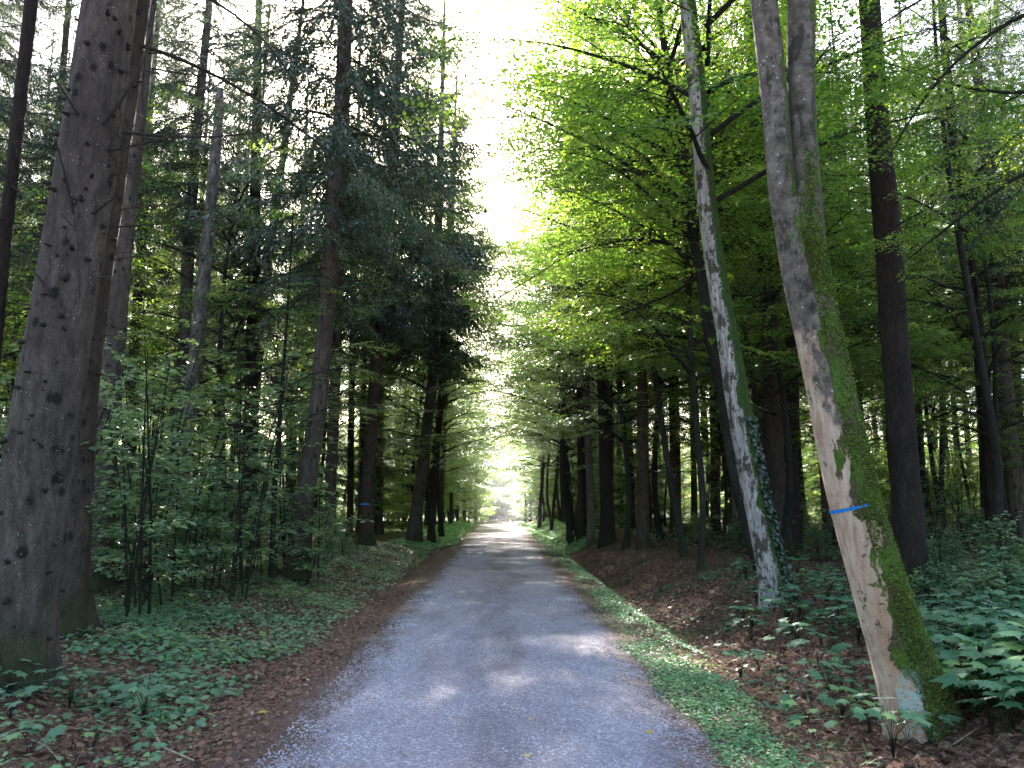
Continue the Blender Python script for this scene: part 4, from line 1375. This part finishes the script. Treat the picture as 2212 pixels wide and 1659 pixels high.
def add_tree(kind, x, y, s, rz, label, group, idx):
    o = thing(kind, label, 'tree', (x, y, gz(x, y) if y < 150 else gz(x, 150)), rz, group)
    o.scale = (s, s, s)
    if kind == 'spruce_tree':
        i = idx % 4
        link('trunk', ST[i], o)
        cm = SC[min(i, 2)]
    elif kind == 'young_spruce':
        link('trunk', ST[3], o, scale=(0.7, 0.7, 0.6))
        cm = YS
    elif kind == 'beech_tree':
        link('trunk', BT[idx % 3], o)
        cm = BC[idx % 3]
    elif kind == 'mid_beech':
        link('trunk', BTF[idx % 2], o, scale=(.8, .8, 1.1))
        cm = BM[idx % 2]
    elif kind == 'edge_beech' or kind == 'edge_bush':
        link('trunk', BTF[0], o, scale=(1, 1, .7))
        cm = BFL[0]
    else:
        link('trunk', BTF[idx % 2], o)
        cm = BF[idx % 2]
    link('crown', cm, o)
    PLACED.append((x, y))
    return o


rf = np.random.default_rng(99)
LB_L = 'slender dark spruce trunk deep in the wood left of the road'
LB_R = 'slender brown spruce trunk deep in the wood right of the road'
cnt = 0
for k in range(4000):
    side = -1 if rf.random() < 0.5 else 1
    y = rf.uniform(17, 60)
    x = side * rf.uniform(4.2 if y > 30 else 6.5, min(34, y * 0.80 + 2))
    if side < 0 and y < 24 and x > -9:
        continue
    dmin = 2.4 + 0.02 * y
    # keep the bright gap left of centre open
    if y > 22 and abs(x + 4.9 + 0.14 * (y - 13)) < 1.3:
        continue
    if side < 0 and y > 24 and -0.325 < x / y < -0.285:
        continue
    if not ok(x, y, dmin):
        continue
    cnt += 1
    add_tree('spruce_tree', x, y, rf.uniform(0.82, 1.1), rf.uniform(0, 6.28), LB_L if side < 0 else LB_R, 'spruces standing behind the roadside trees', int(rf.integers(4)))
    if cnt > 145:
        break
# young beeches among them, more on the right and along the road farther out
cb = 0
spots = [(3.9, 24), (4.4, 31), (3.6, 36), (4.2, 43), (3.4, 50), (4.4, 56), (3.6, 63), (-4.4, 43), (-4.4, 58), (-4.8, 67), (6.5, 20), (7.5, 26), (9.5, 22),
         (6.4, 33), (-6.0, 50), (11, 17), (12.5, 24), (15, 20), (16, 28), (-14, 22), (-10.5, 27), (-16, 19), (-12, 33), (10, 30), (-18, 28), (14, 36), (19, 26), (6.0, 16.5), (-8, 36), (-21, 24), (-12.5, 18.5), (-15, 26), (-19, 38), (-24, 32), (-11, 40), (-7.6, 21.5), (-17, 46), (-9, 46), (22, 36), (9, 42), (17, 44), (-16.5, 15.5), (13.5, 12.5)]
for (x, y) in spots:
    cb += 1
    s = rf.uniform(0.8, 1.15)
    if y < 20:
        s *= 0.8
    add_tree('beech_tree', x, y, s, rf.uniform(0, 6.28), 'young beech with bright translucent leaves standing under the taller trees', 'young beeches under the spruces', int(rf.integers(3)))
BM = [crown_meshes('mid_beech_a', 121, 3.5, 17, 3.9, 30, SPR_SIMPLE, sc=1.15, density=0.62), crown_meshes('mid_beech_b', 122, 5.5, 19, 4.2, 30, SPR_SIMPLE, sc=1.15, density=0.62)]
for i, (x, y, s_) in enumerate([(-2.9, 40, 1.15), (-4.6, 52, 1.1), (3.7, 39, 1.0), (4.4, 48, 1.05), (3.1, 33.5, 1.0), (3.0, 57, 1.1), (-2.8, 34, .92), (-9.8, 41, 1.0), (-15.5, 33, .9), (9.0, 30, 1.0), (14.5, 26, .95), (19, 33, 1.0), (-20.5, 28, .9), (5.6, 27, .85), (25, 42, 1.1), (12, 45, 1.1), (-26, 44, 1.1), (13, 37, 1)]):
    PLACED[:] = [p for p in PLACED]
    add_tree('mid_beech', x, y, s_, rf.uniform(0, 6.28), 'tall leafy beech reaching up between the spruces', 'tall beeches between the spruces', i % 2)
BFL = [crown_meshes('edge_beech', 113, 0.5, 10, 4.4, 24, SPR_COARSE, sc=1.1, with_twigs=False)]
for i, y in enumerate(np.arange(60, 88, 9.0)):
    for sg in (-1, 1):
        add_tree('tall_beech', sg * rf.uniform(4.8, 5.8), y + (2.4 if sg > 0 else 0) + rf.normal(0, .4), rf.uniform(.8, 1.1), rf.uniform(0, 6.28), 'sunlit beech arching over the far stretch of the road', 'beeches arching over the far road', i % 2)
for i in range(90):
    for _ in range(30):
        a = rf.uniform(-0.78, 0.78)
        dd = rf.uniform(60, 74)
        x, y = math.sin(a) * dd, math.cos(a) * dd
        if abs(x) > 6 and ok(x, y, 3.5):
            break
    else:
        continue
    add_tree('edge_beech', x, y, rf.uniform(.5, .85), rf.uniform(0, 6.28), 'sunlit leafy tree on the edge of the wood behind the trunks', 'leafy trees along the edge of the wood', 0)
for k in range(3000):
    y = rf.uniform(88, 150)
    x = rf.choice([-1, 1]) * rf.uniform(4.6, 5 + 0.10 * y)
    if not ok(x, y, 5.4):
        continue
    cb += 1
    far_b = rf.random() < 0.6
    if far_b:
        add_tree('tall_beech', x, y, rf.uniform(0.8, 1.15), rf.uniform(0, 6.28), 'hazy pale green beech beyond the crest of the road', 'far beeches beyond the crest', int(rf.integers(2)))
    else:
        add_tree('spruce_tree', x, y, rf.uniform(0.7, 0.9), rf.uniform(0, 6.28), 'hazy grey spruce beyond the crest of the road', 'far spruces beyond the crest', int(rf.integers(4)))
    if cb > 78:
        break
for k in range(70):
    for _ in range(30):
        a = rf.uniform(-0.74, 0.74)
        dd = rf.uniform(40, 58)
        x, y = math.sin(a) * dd, math.cos(a) * dd
        if abs(x) > 4.5 and ok(x, y, 1.2):
            break
    add_tree('edge_bush', x, y, rf.uniform(.24, .42), rf.uniform(0, 6.28), 'bushy young tree low among the trunks far back in the wood', 'bushes low among the far trunks', 0)
# the wood closes behind the parked car where the road bends away
for (x, y) in [(-1.5, 172), (2.2, 176), (-4.5, 168), (5.5, 170), (-8, 160), (9, 162), (0.5, 184), (-6, 180), (6.5, 184)]:
    add_tree('tall_beech', x, y, rf.uniform(1.0, 1.3), rf.uniform(0, 6.28), 'hazy tree closing off the far end of the road', 'trees at the far end of the road', int(rf.integers(2)))
for (x, y) in [(0.4, 160), (-2, 163), (3, 161), (1.5, 168), (-3.4, 160), (4.4, 163), (-6.5, 158), (7.5, 160), (-1.0, 190), (3.2, 188), (-10, 152), (11, 155), (-13, 145), (14, 148), (-4.6, 118), (5.4, 112), (-5.2, 98), (6.3, 128)]:
    add_tree('edge_beech', x, y, rf.uniform(0.7, 1.1), rf.uniform(0, 6.28), 'low crowned leafy tree in the haze beside the far road', 'low crowned trees beside the far road', 0)
for (x, y) in [(-3.1, 104), (-4.3, 97), (-5.0, 110), (3.9, 112), (4.8, 120), (-3.2, 164), (3.8, 158), (-7, 150), (8, 148)]:
    add_tree('spruce_tree', x, y, 1.0, rf.uniform(0, 6.28), 'hazy spruce beside the far end of the road', 'spruces at the far end of the road', int(rf.integers(4)))
for (x, y, s) in [(-7.5, 33, .9), (-6.0, 37, .8), (-9.5, 30, 1.0), (-5.4, 44, .75), (17, 19, .75), (20, 24, .9), (13.5, 30, .7), (7.4, 38, .8), (5.2, 46, .7), (23, 30, 1.0), (-15, 36, 1.0), (-20, 34, 1.0), (12.6, 15.6, .45)]:
    add_tree('young_spruce', x, y, s, rf.uniform(0, 6.28), 'low branched young spruce with dark drooping boughs in the thicket', 'young spruces in the thickets', 0)

# saplings: the leafy thicket left of the road
def add_sap(x, y, s, k, label, group, lib=SP, name='sapling'):
    o = thing(name, label, name if name == 'sapling' else 'bush', (x, y, gz(x, y)), rf.uniform(0, 6.28), group)
    o.scale = (s, s, s)
    link('foliage', lib[k][0], o)
    link('stem', lib[k][1], o)


for (x, y) in [(-4.9, 11.0), (-5.6, 12.2), (-6.4, 11.2), (-4.3, 12.6), (-5.0, 13.6), (-6.2, 13.6), (-7.3, 12.4), (-3.9, 14.6), (-7.2, 14.6), (-5.8, 15.2), (-8.4, 13.6), (-4.6, 16.2), (-8.6, 16), (-6.8, 17), (-9.8, 15), (-7.6, 10.4), (-10.5, 12.5), (-3.6, 13.2), (-5.2, 11.6), (-6.8, 12.0), (-4.4, 13.8), (-5.6, 14.4), (-8.0, 15.2), (-9.2, 13.2), (-6.2, 16.0), (-5.2, 17.4), (-3.9, 16.0)]:
    if (y < 15.8 and x / y > -0.34) or (y < 27 and -0.235 < x / y < -0.16):
        continue
    k = int(rf.integers(4))
    add_sap(x + rf.normal(0, .15), y + rf.normal(0, .2), rf.uniform(0.85, 1.1), k, 'leafy multi stemmed sapling in the dense thicket left of the road', 'saplings of the left thicket')
for (x, y) in [(-4.9, 15.0), (-6.3, 14.8), (-7.6, 16.8), (-9.4, 17.2)]:
    add_sap(x, y, 1.2, 3, 'taller sapling standing above the left thicket', 'taller saplings of the left thicket')
p = on_plane(600, 1150, 17.5)
add_sap(p[0], 17.5, 1.35, 3, 'tall sapling with yellow green sunlit top rising out of the left thicket', None)
for (x, y, s) in [(-4.4, 20.5, .6), (-5.0, 21.5, .7), (-4.4, 22.3, .5), (-4.9, 23.6, .7), (-5.2, 20.0, .9)]:
    add_sap(x, y, s, 2, 'low bluish green bush at the foot of the blue marked spruce', 'bushes by the blue marked spruce', SP, 'bush')
for k in range(90):
    for _ in range(50):
        y = rf.uniform(9, 40)
        x = rf.choice([-1, 1, 1]) * rf.uniform(4.6, max(6, y * 0.72))
        if ok(x, y, 0.7) and not (y < 27 and -0.235 < x / y < -0.15) and not (x < 0 and y < 16 and x > -11) and not (0 < x < 5.5 and y < 15):
            break
    add_sap(x, y, rf.uniform(0.5, 1.1), int(rf.integers(2)), 'knee high leafy beech seedling clump on the forest floor', 'seedling clumps on the forest floor', LOW, 'seedling_bush')
for k in range(24):
    y = rf.uniform(18, 38)
    x = rf.choice([-1, 1, 1]) * rf.uniform(7, y * 0.7)
    if y < 30 and -0.30 < x / y < -0.15:
        continue
    add_sap(x, y, rf.uniform(0.7, 1.0), int(rf.integers(4)), 'thin leafy sapling between the trunks farther back', 'saplings between the trunks farther back')

# ------------------------------------------------------------------ ground cover
print('ground cover')
def cover(n, xr, yr, tmpl, size, mat, name, hz, label, cat, dens=None, tilt=0.3, tint=(0, 1), seed=1, near_bias=1.0, cluster=0.0):
    rng = np.random.default_rng(seed)
    y = yr[0] + (yr[1] - yr[0]) * rng.random(n) ** near_bias
    x = rng.uniform(xr[0], xr[1], n)
    if dens is not None:
        keep = rng.random(n) < dens(x, y)
        x, y = x[keep], y[keep]
        n = len(x)
    z = g(x, y) + rng.uniform(hz[0], hz[1], n) * (0.4 + 0.6 * (np.sin(x * 3.1 + y * 2.3) * .5 + .5))
    a = rng.uniform(0, 2 * math.pi, n)
    d = np.stack([np.cos(a), np.sin(a), rng.normal(-0.1, tilt * .5, n)], 1)
    nn = np.array([0, -0.1, 1.0]) + rng.normal(0, tilt, (n, 3))
    V, F = instance_pts(tmpl[0], tmpl[1], np.stack([x, y, z], 1), d, nn, rng.uniform(size[0], size[1], n))
    patch = 0.5 + 0.5 * np.sin(x * 1.7 + 1) * np.cos(y * 1.3)
    tv = tint[0] + (tint[1] - tint[0]) * np.clip(rng.random(n) * .7 + patch * .3, 0, 1)
    G = Geo()
    G.add(V, F, np.repeat(tv, len(tmpl[0])))
    struct(name, G.mesh(name, [M[mat]]), 'stuff', label, cat)


def pn(x, y, f=1.0, s=0.0):
    return 0.5 + 0.25 * np.sin(x * 2.3 * f + y * 1.1 * f + s) + 0.25 * np.sin(y * 2.9 * f - x * 1.3 * f + 2 + s)


Lf, Df, If, Mf = (LEAF_V * [1, 1.3, 1], LEAF_F), (DIA_V * [1, 1.3, 1], DIA_F), (IVY_V, IVY_F), (MAPLE_V, MAPLE_F)
cover(26000, (-8.5, -1.9), (3.2, 12), If, (.035, .085), 'maple', 'ivy_ground_cover', (0.02, 0.14), 'low green leaf cover on the near left verge', 'ground cover',
      lambda x, y: np.clip(sst(2.1, 3.1, -x) * (0.12 + 0.9 * sst(.36, .68, pn(x, y))), 0, 1) * (1 - 0.75 * ((y < 5.2) & (x > -2.6))), seed=1, near_bias=1.3)
cover(40000, (-8.5, -2.0), (9, 30), Df, (.05, .10), 'sapling', 'woodland_ground_cover', (0.02, 0.16), 'pale green leaf cover on the left verge farther back', 'ground cover',
      lambda x, y: sst(2.0, 2.7, -x) * (0.3 + 0.7 * sst(.25, .6, pn(x, y))), seed=2, near_bias=1.2)
cover(13000, (1.9, 9.0), (4.0, 16), If, (.03, .08), 'maple', 'woodland_ground_cover', (0.01, 0.10), 'sparse green leaf cover on the right bank', 'ground cover',
      lambda x, y: 0.08 + 0.8 * sst(.5, .75, pn(x, y, 1.3, 1)) * sst(2.3, 3.2, x), seed=3)
cover(26000, (1.28, 2.2), (3.6, 13), Lf, (.018, .042), 'clover', 'verge_ground_cover', (0.01, 0.05), 'bright green strip of low plants along the right road edge', 'ground cover',
      lambda x, y: sst(1.34, 1.46, x + 0.06 * np.sin(y * 3)) * (1 - sst(1.85, 2.1, x - 0.1 * np.sin(y * 2))) * (1 - 0.85 * sst(8.5, 9.5, y)) * (0.55 + 0.45 * sst(.28, .5, pn(x, y, 2.6, 1))), tilt=0.35, seed=4, near_bias=1.4)
cover(26000, (1.5, 2.5), (9, 34), Df, (.03, .06), 'clover', 'verge_ground_cover', (0.01, 0.08), 'pale sunlit grass and weeds along the right ditch', 'ground cover',
      lambda x, y: sst(1.55, 1.75, x) * (1 - sst(2.2, 2.5, x)) * sst(.3, .6, pn(x, y, .8)), seed=5)
for sd, xr in ((6, (1.7, 4.2)), (7, (-4.2, -1.7))):
    cover(22000, xr, (30, 70), (BLADE_V * [1, 1.4, 1], BLADE_F), (.12, .30), 'clover', 'grass', (0.0, 0.06), 'bright sunlit grass on the far verge ' + ('right' if sd == 6 else 'left') + ' of the road', 'grass',
          None, tilt=0.5, seed=sd, near_bias=1.3)
cover(60000, (5, 26), (10, 36), Df, (.06, .12), 'sapling', 'undergrowth', (0.02, 0.30), 'leafy undergrowth under the trees on the right', 'undergrowth',
      lambda x, y: sst(.35, .7, pn(x, y, .5, 2)) * (0.25 + .75 * sst(.36, .5, x / y)), seed=8)
cover(30000, (-26, -6), (14, 40), Df, (.06, .12), 'sapling', 'undergrowth', (0.02, 0.30), 'leafy undergrowth under the trees on the left', 'undergrowth',
      lambda x, y: sst(.35, .7, pn(x, y, .5, 4)), seed=9)
# dead leaves
cover(26000, (-6.5, -1.45), (3.2, 16), (DIA_V * [1, 1.5, 2.5], DIA_F), (.02, .06), 'litter', 'leaf_litter', (0.0, 0.025), 'brown dead leaves on the left verge', 'leaf litter',
      lambda x, y: 0.25 + 0.75 * (1 - sst(2.2, 3.6, -x)) * sst(1.35, 1.9, -x), tilt=0.6, seed=10, near_bias=1.4)
cover(32000, (1.6, 7.5), (3.6, 18), (DIA_V * [1, 1.5, 2.5], DIA_F), (.02, .06), 'litter', 'leaf_litter', (0.0, 0.025), 'brown dead leaves in the right ditch and on the bank', 'leaf litter',
      lambda x, y: 0.3 + 0.7 * sst(1.9, 2.3, x), tilt=0.6, seed=11, near_bias=1.3)
cover(5000, (-1.9, 1.9), (3.6, 30), (DIA_V * [1, 1.2, 2.5], DIA_F), (.012, .032), 'litter', 'leaf_litter', (0.008, 0.012), 'crumbs of dead leaves scattered on the gravel', 'leaf litter',
      lambda x, y: 0.06 + 0.9 * sst(1.05, 1.7, np.abs(x)), tilt=0.35, seed=12, near_bias=1.5)
cover(3500, (-7, -1.5), (3.2, 16), (BLADE_V * [1, .10, 1], BLADE_F), (.10, .45), 'litter', 'fallen_twigs', (0.01, 0.05), 'thin dry twigs lying on the left verge', 'twigs',
      None, tilt=0.15, tint=(.3, 1), seed=21)
cover(4500, (1.7, 8), (3.6, 18), (BLADE_V * [1, .10, 1], BLADE_F), (.10, .45), 'litter', 'fallen_twigs', (0.01, 0.05), 'thin dry twigs lying on the right bank', 'twigs',
      None, tilt=0.15, tint=(.3, 1), seed=22)
cover(9000, (-7.5, -1.8), (3.4, 15), Lf, (.02, .06), 'clover', 'small_weeds', (0.01, 0.12), 'small bright weeds mixed into the left ground cover', 'weeds',
      lambda x, y: sst(1.9, 2.6, -x) * sst(.5, .7, pn(x, y, 1.7, 5)), tilt=0.5, seed=23, near_bias=1.3)
cover(5000, (1.5, 2.9), (4, 16), (BLADE_V * [1, .35, 1], BLADE_F), (.06, .16), 'clover', 'grass', (0.0, 0.03), 'tufts of grass in the right verge strip', 'grass',
      lambda x, y: sst(.5, .7, pn(x, y, 2.2, 3)), tilt=1.2, seed=24)
# loose stones
OC = np.array([[1, 0, 0], [0, 1, 0], [-1, 0, 0], [0, -1, 0], [0, 0, .6], [0, 0, -.6]]) * 0.5
OF = np.array([[0, 1, 4], [1, 2, 4], [2, 3, 4], [3, 0, 4], [1, 0, 5], [2, 1, 5], [3, 2, 5], [0, 3, 5]])
cover(34000, (-1.5, 1.38), (3.8, 15), (OC, OF), (.006, .022), 'stone', 'gravel', (0.006, 0.010), 'loose pale stones on the gravel road', 'gravel',
      lambda x, y: 0.35 + 0.65 * sst(.6, 1.2, np.abs(x)), tilt=0.8, seed=13, near_bias=1.6)

# maple seedlings by the leaning beech
def seedling(seed, n, H, ls):
    rng = np.random.default_rng(seed)
    GL, GT = Geo(), Geo()
    for i in range(n):
        a = rng.uniform(0, 6.28)
        l_ = rng.uniform(.06, .24)
        h = H * rng.uniform(.55, 1.0)
        tip = np.array([math.cos(a) * l_, math.sin(a) * l_, h])
        P = np.array([[0, 0, -.02], [tip[0] * .2, tip[1] * .2, h * .5], tip])
        twig_geo(GT, P, .0035, .0015, 3)
        b = a + rng.normal(0, .5)
        V, F = instance_pts(MAPLE_V, MAPLE_F, tip[None], np.array([[math.cos(b), math.sin(b), -.12]]), np.array([[0, -.15, 1.0]]) + rng.normal(0, .18, (1, 3)), ls * rng.uniform(.65, 1.2))
        GL.add(V, F, rng.uniform(0, 1))
    return GL.mesh('seedling_leaves', [M['maple']]), GT.mesh('seedling_stems', [M['young']])


SE = [seedling(501, 9, .30, .17), seedling(502, 12, .38, .16), seedling(503, 7, .22, .15), seedling(504, 14, .45, .17)]
def add_seed(x, y, s, k, label, group):
    o = thing('maple_seedling', label, 'plant', (x, y, gz(x, y)), rf.uniform(0, 6.28), group)
    o.scale = (s,) * 3
    link('foliage', SE[k][0], o)
    link('stem', SE[k][1], o)
GS = 'green maple seedling with broad lobed leaves in the patch around the leaning beech'
for (px, py) in [(1960, 1600), (1880, 1590), (2010, 1610), (1745, 1560), (1700, 1500), (1790, 1500), (1850, 1520), (1640, 1450), (1690, 1420), (1770, 1440), (1840, 1460), (1930, 1640), (1760, 1600), (1820, 1550),
                 (1600, 1470), (1730, 1350), (1800, 1380), (1860, 1400), (1700, 1340), (1760, 1300), (1820, 1330)]:
    p = ground_hit(px, py)
    add_seed(p[0], p[1], rf.uniform(.65, .95), int(rf.integers(4)), GS, 'maple seedlings around the leaning beech')
for k in range(120):
    px, py = rf.uniform(2020, 2290), rf.uniform(1290, 1600)
    p = ground_hit(px, py)
    if math.hypot(p[0] - oR1[0], p[1] - oR1[1]) < .35:
        continue
    add_seed(p[0], p[1], rf.uniform(.7, 1.15), int(rf.integers(4)), 'maple seedling in the dense bed at the right edge behind the leaning beech', 'maple seedling bed at the right edge')
for k in range(60):
    px, py = rf.uniform(1580, 1960), rf.uniform(1240, 1400)
    p = ground_hit(px, py)
    if math.hypot(p[0] - oR2[0], p[1] - oR2[1]) < .3 or math.hypot(p[0] - oR1[0], p[1] - oR1[1]) < .35:
        continue
    add_seed(p[0], p[1], rf.uniform(.6, .95), int(rf.integers(4)), 'maple seedling on the bank between the two leaning beeches', 'maple seedlings on the right bank')
for (px, py) in [(30, 1400), (20, 1560), (60, 1520), (110, 1480), (150, 1530), (90, 1600), (170, 1480), (20, 1500), (250, 1580), (310, 1560), (360, 1520), (60, 1640), (200, 1620)]:
    p = ground_hit(px, py)
    add_seed(p[0], p[1], rf.uniform(.55, .85), int(rf.integers(4)), 'lobed leaf seedling at the foot of the huge spruce', 'seedlings at the foot of the huge spruce')

# fallen leaves one can count, twigs, sticks
YL = Geo()
YL.add(MAPLE_V * [1, 1, 1.6], MAPLE_F, 0.6)
ylm = YL.mesh('fallen_leaf', [M['yellow']])
for (px, py, s, lab) in [(1409, 1583, .075, 'yellow fallen leaf on the right wheel track of the road'), (1148, 1638, .06, 'small yellow fallen leaf at the bottom centre of the road'),
                    (1145, 1556, .045, 'tiny pale leaf in the middle of the gravel above the bottom centre leaf'), (932, 1402, .06, 'pale fallen leaf on the left half of the road'),
                    (1042, 1277, .08, 'pale fallen leaf in the middle distance of the road'), (570, 1540, .08, 'orange yellow leaf lying on the left verge litter')]:
    p = ground_hit(px, py)
    o = thing('fallen_leaf', lab, 'leaf', (p[0], p[1], gz(p[0], p[1]) + .015), rf.uniform(0, 6.28), data=ylm)
    o.scale = (s,) * 3
def stick(pts, r, mat, label, lift=.03):
    P = []
    for (px, py) in pts:
        p = ground_hit(px, py)
        P.append([p[0], p[1], gz(p[0], p[1]) + lift])
    P = np.array(P)
    o = P[0].copy()
    P, rad = resample(P - o, np.linspace(r, r * .5, len(P)), .06)
    V, F, uv = tube(P, rad, 7, .12)
    G = Geo()
    G.add(V, F, .5, 0, uv)
    thing('fallen_stick', label, 'stick', o, data=G.mesh('stick', [M[mat]]))
stick([(1362, 1334), (1405, 1342), (1462, 1350)], .022, 'wood', 'straight dark stick lying in the right ditch')
stick([(0, 1602), (60, 1606), (95, 1618), (130, 1659)], .010, 'palewood', 'pale curved twig in the bottom left corner')
stick([(455, 1520), (500, 1508), (530, 1506)], .010, 'wood', 'thin stick on the brown leaf litter of the left verge')
stick([(330, 1590), (350, 1625), (420, 1655)], .010, 'palewood', 'grey twig among the green leaves at bottom left')
stick([(2060, 1620), (2090, 1600), (2110, 1585)], .006, 'palewood', 'pale twig on bare soil in the bottom right corner')
stick([(1560, 1500), (1640, 1480), (1700, 1470)], .008, 'wood', 'long thin twig across the right bank')
stick([(1120 + 480, 1400), (1640, 1410), (1690, 1385)], .012, 'wood', 'crooked branch on the slope beneath the streaked beech')

# car parked where the road leaves the wood
def car():
    x, y = 0.55, 150.0
    z = gz(x, y)
    red = flat_mat('car_paint', (0.30, 0.10, 0.10), .35, 2, .1)
    grey = flat_mat('grey_panel', (0.30, 0.28, 0.31), .5, 2, .1)
    dark = flat_mat('dark_glass', (0.03, 0.03, 0.04), .15, 2, .1)
    rub = flat_mat('tyre_rubber', (0.02, 0.02, 0.02), .9, 2, .1)
    lamp = flat_mat('tail_lamp', (0.8, 0.25, 0.2), .2, 2, .05)
    e = thing('parked_car', 'small red car with a grey roof at the far end of the road', 'car', (x, y, z), 0)
    def hull(name, prof, w, mat, parent, x0=0, bev=.08):
        G = Geo()
        k = len(prof)
        V = []
        for sx, s in ((-w / 2, .96), (-w / 2 + bev, 1.0) , (w / 2 - bev, 1.0), (w / 2, .96)):
            cy = sum(p[0] for p in prof) / k
            cz = sum(p[1] for p in prof) / k
            V += [(x0 + sx, cy + (p[0] - cy) * s, cz + (p[1] - cz) * s) for p in prof]
        F = []
        for r_ in range(3):
            for i in range(k):
                F.append([r_ * k + i, r_ * k + (i + 1) % k, (r_ + 1) * k + (i + 1) % k, (r_ + 1) * k + i])
        G.add(np.array(V), np.array(F))
        G.add(np.array(V[:k]), np.arange(k)[None, ::-1].copy())
        G.add(np.array(V[3 * k:]), np.arange(k)[None].copy())
        return link(name, G.mesh(name, [mat], smooth=False), parent)
    body = hull('body', [(-2.0, .3), (2.0, .3), (2.05, .7), (1.1, .95), (-2.0, .98), (-2.08, .6)], 1.72, red, e)
    hull('cabin', [(-1.9, .975), (.9, .955), (.3, 1.42), (-1.55, 1.46)], 1.5, grey, e)
    hull('rear_window', [(-1.90, 1.03), (-1.86, 1.03), (-1.60, 1.38), (-1.64, 1.38)], 1.3, dark, e)
    for s in (-1, 1):
        hull('tail_light', [(-2.11, .66), (-2.0, .66), (-2.0, .86), (-2.09, .86)], .3, lamp, e, s * .66)
        for yy in (-1.3, 1.3):
            th = np.linspace(0, 2 * math.pi, 19)[:-1]
            G = Geo()
            V = []
            for xx, rr in ((-.1, .28), (-.08, .32), (.08, .32), (.1, .28)):
                V += [(s * .72 + xx, yy + rr * math.cos(a), .32 + rr * math.sin(a)) for a in th]
            F = [[r_ * 18 + i, r_ * 18 + (i + 1) % 18, (r_ + 1) * 18 + (i + 1) % 18, (r_ + 1) * 18 + i] for r_ in range(3) for i in range(18)]
            G.add(np.array(V), np.array(F))
            G.add(np.array(V[:18]), np.arange(18)[None].copy())
            G.add(np.array(V[54:]), np.arange(18)[None].copy())
            link('wheel', G.mesh('wheel', [rub]), e)
car()

# thin morning haze between the trees
def haze():
    for dens, x0, x1, y0, y1, lab in ((0.0007, -70, 70, 14, 74, 'thin bright haze hanging between the trees'), (0.0008, -60, 60, 74.02, 230, 'brighter haze glowing around the far end of the road')):
        haze_box(dens, x0, x1, y0, y1, lab)
def haze_box(dens, x0, x1, y0, y1, lab):
    m, t, out = nt('haze')
    v = N(t, 'ShaderNodeVolumeScatter')
    v.inputs['Color'].default_value = (0.95, 0.98, 1.0, 1)
    v.inputs['Density'].default_value = dens
    v.inputs['Anisotropy'].default_value = 0.55
    t.links.new(v.outputs[0], out.inputs['Volume'])
    G = Geo()
    z0, z1 = -12, 30
    V = [(x, y, z) for z in (z0, z1) for y in (y0, y1) for x in (x0, x1)]
    G.add(V, np.array([[0, 2, 3, 1], [4, 5, 7, 6], [0, 1, 5, 4], [2, 6, 7, 3], [0, 4, 6, 2], [1, 3, 7, 5]]))
    o = struct('haze', G.mesh('haze', [m], smooth=False), 'stuff', lab, 'haze')
haze()
# ------------------------------------------------------------------ light, sky, camera
SUN_EL, SUN_AZ = R(32), R(-5.5)       # azimuth from +Y toward +X
w = bpy.data.worlds.new("World")
scene.world = w
w.use_nodes = True
wt = w.node_tree
bg = wt.nodes['Background']
sky = wt.nodes.new('ShaderNodeTexSky')
sky.sky_type = 'NISHITA'
sky.sun_disc = False
sky.sun_elevation = SUN_EL
sky.sun_rotation = SUN_AZ
sky.dust_density = 3.0
sky.air_density = 1.0
wt.links.new(sky.outputs[0], bg.inputs[0])
bg.inputs[1].default_value = 0.62
sd = bpy.data.lights.new('sun', 'SUN')
sd.energy = 42.0
sd.angle = R(0.55)
sd.color = (1.0, 0.95, 0.87)
so = bpy.data.objects.new('sun', sd)
COL.objects.link(so)
sdir = Vector((math.sin(SUN_AZ) * math.cos(SUN_EL), math.cos(SUN_AZ) * math.cos(SUN_EL), math.sin(SUN_EL)))
so.rotation_euler = sdir.to_track_quat('Z', 'Y').to_euler()
so.location = sdir * 60

cd = bpy.data.cameras.new('camera')
cd.sensor_width = 36
cd.lens = FPX / 1024 * 36
cd.clip_start = 0.05
cd.clip_end = 3000
co = bpy.data.objects.new('camera', cd)
co.location = CAM
co.rotation_euler = (math.pi / 2 + PITCH, 0, -YAW)
COL.objects.link(co)
scene.camera = co

scene.view_settings.view_transform = 'Standard'
scene.view_settings.look = 'None'
scene.view_settings.exposure = 0
scene.view_settings.gamma = 1
scene.render.engine = 'CYCLES'
cy = scene.cycles
cy.max_bounces = 6
cy.diffuse_bounces = 3
cy.glossy_bounces = 2
cy.transmission_bounces = 4
cy.transparent_max_bounces = 4
cy.volume_bounces = 0
cy.use_denoising = True
cy.denoiser = 'OPENIMAGEDENOISE'
cy.denoising_input_passes = 'RGB_ALBEDO_NORMAL'
cy.sample_clamp_indirect = 6
cy.use_adaptive_sampling = True
cy.adaptive_threshold = 0.05
cy.caustics_reflective = False
cy.caustics_refractive = False
tot = sum(len(m.polygons) for m in bpy.data.meshes)
print('unique polygons', tot, 'objects', len(bpy.data.objects))
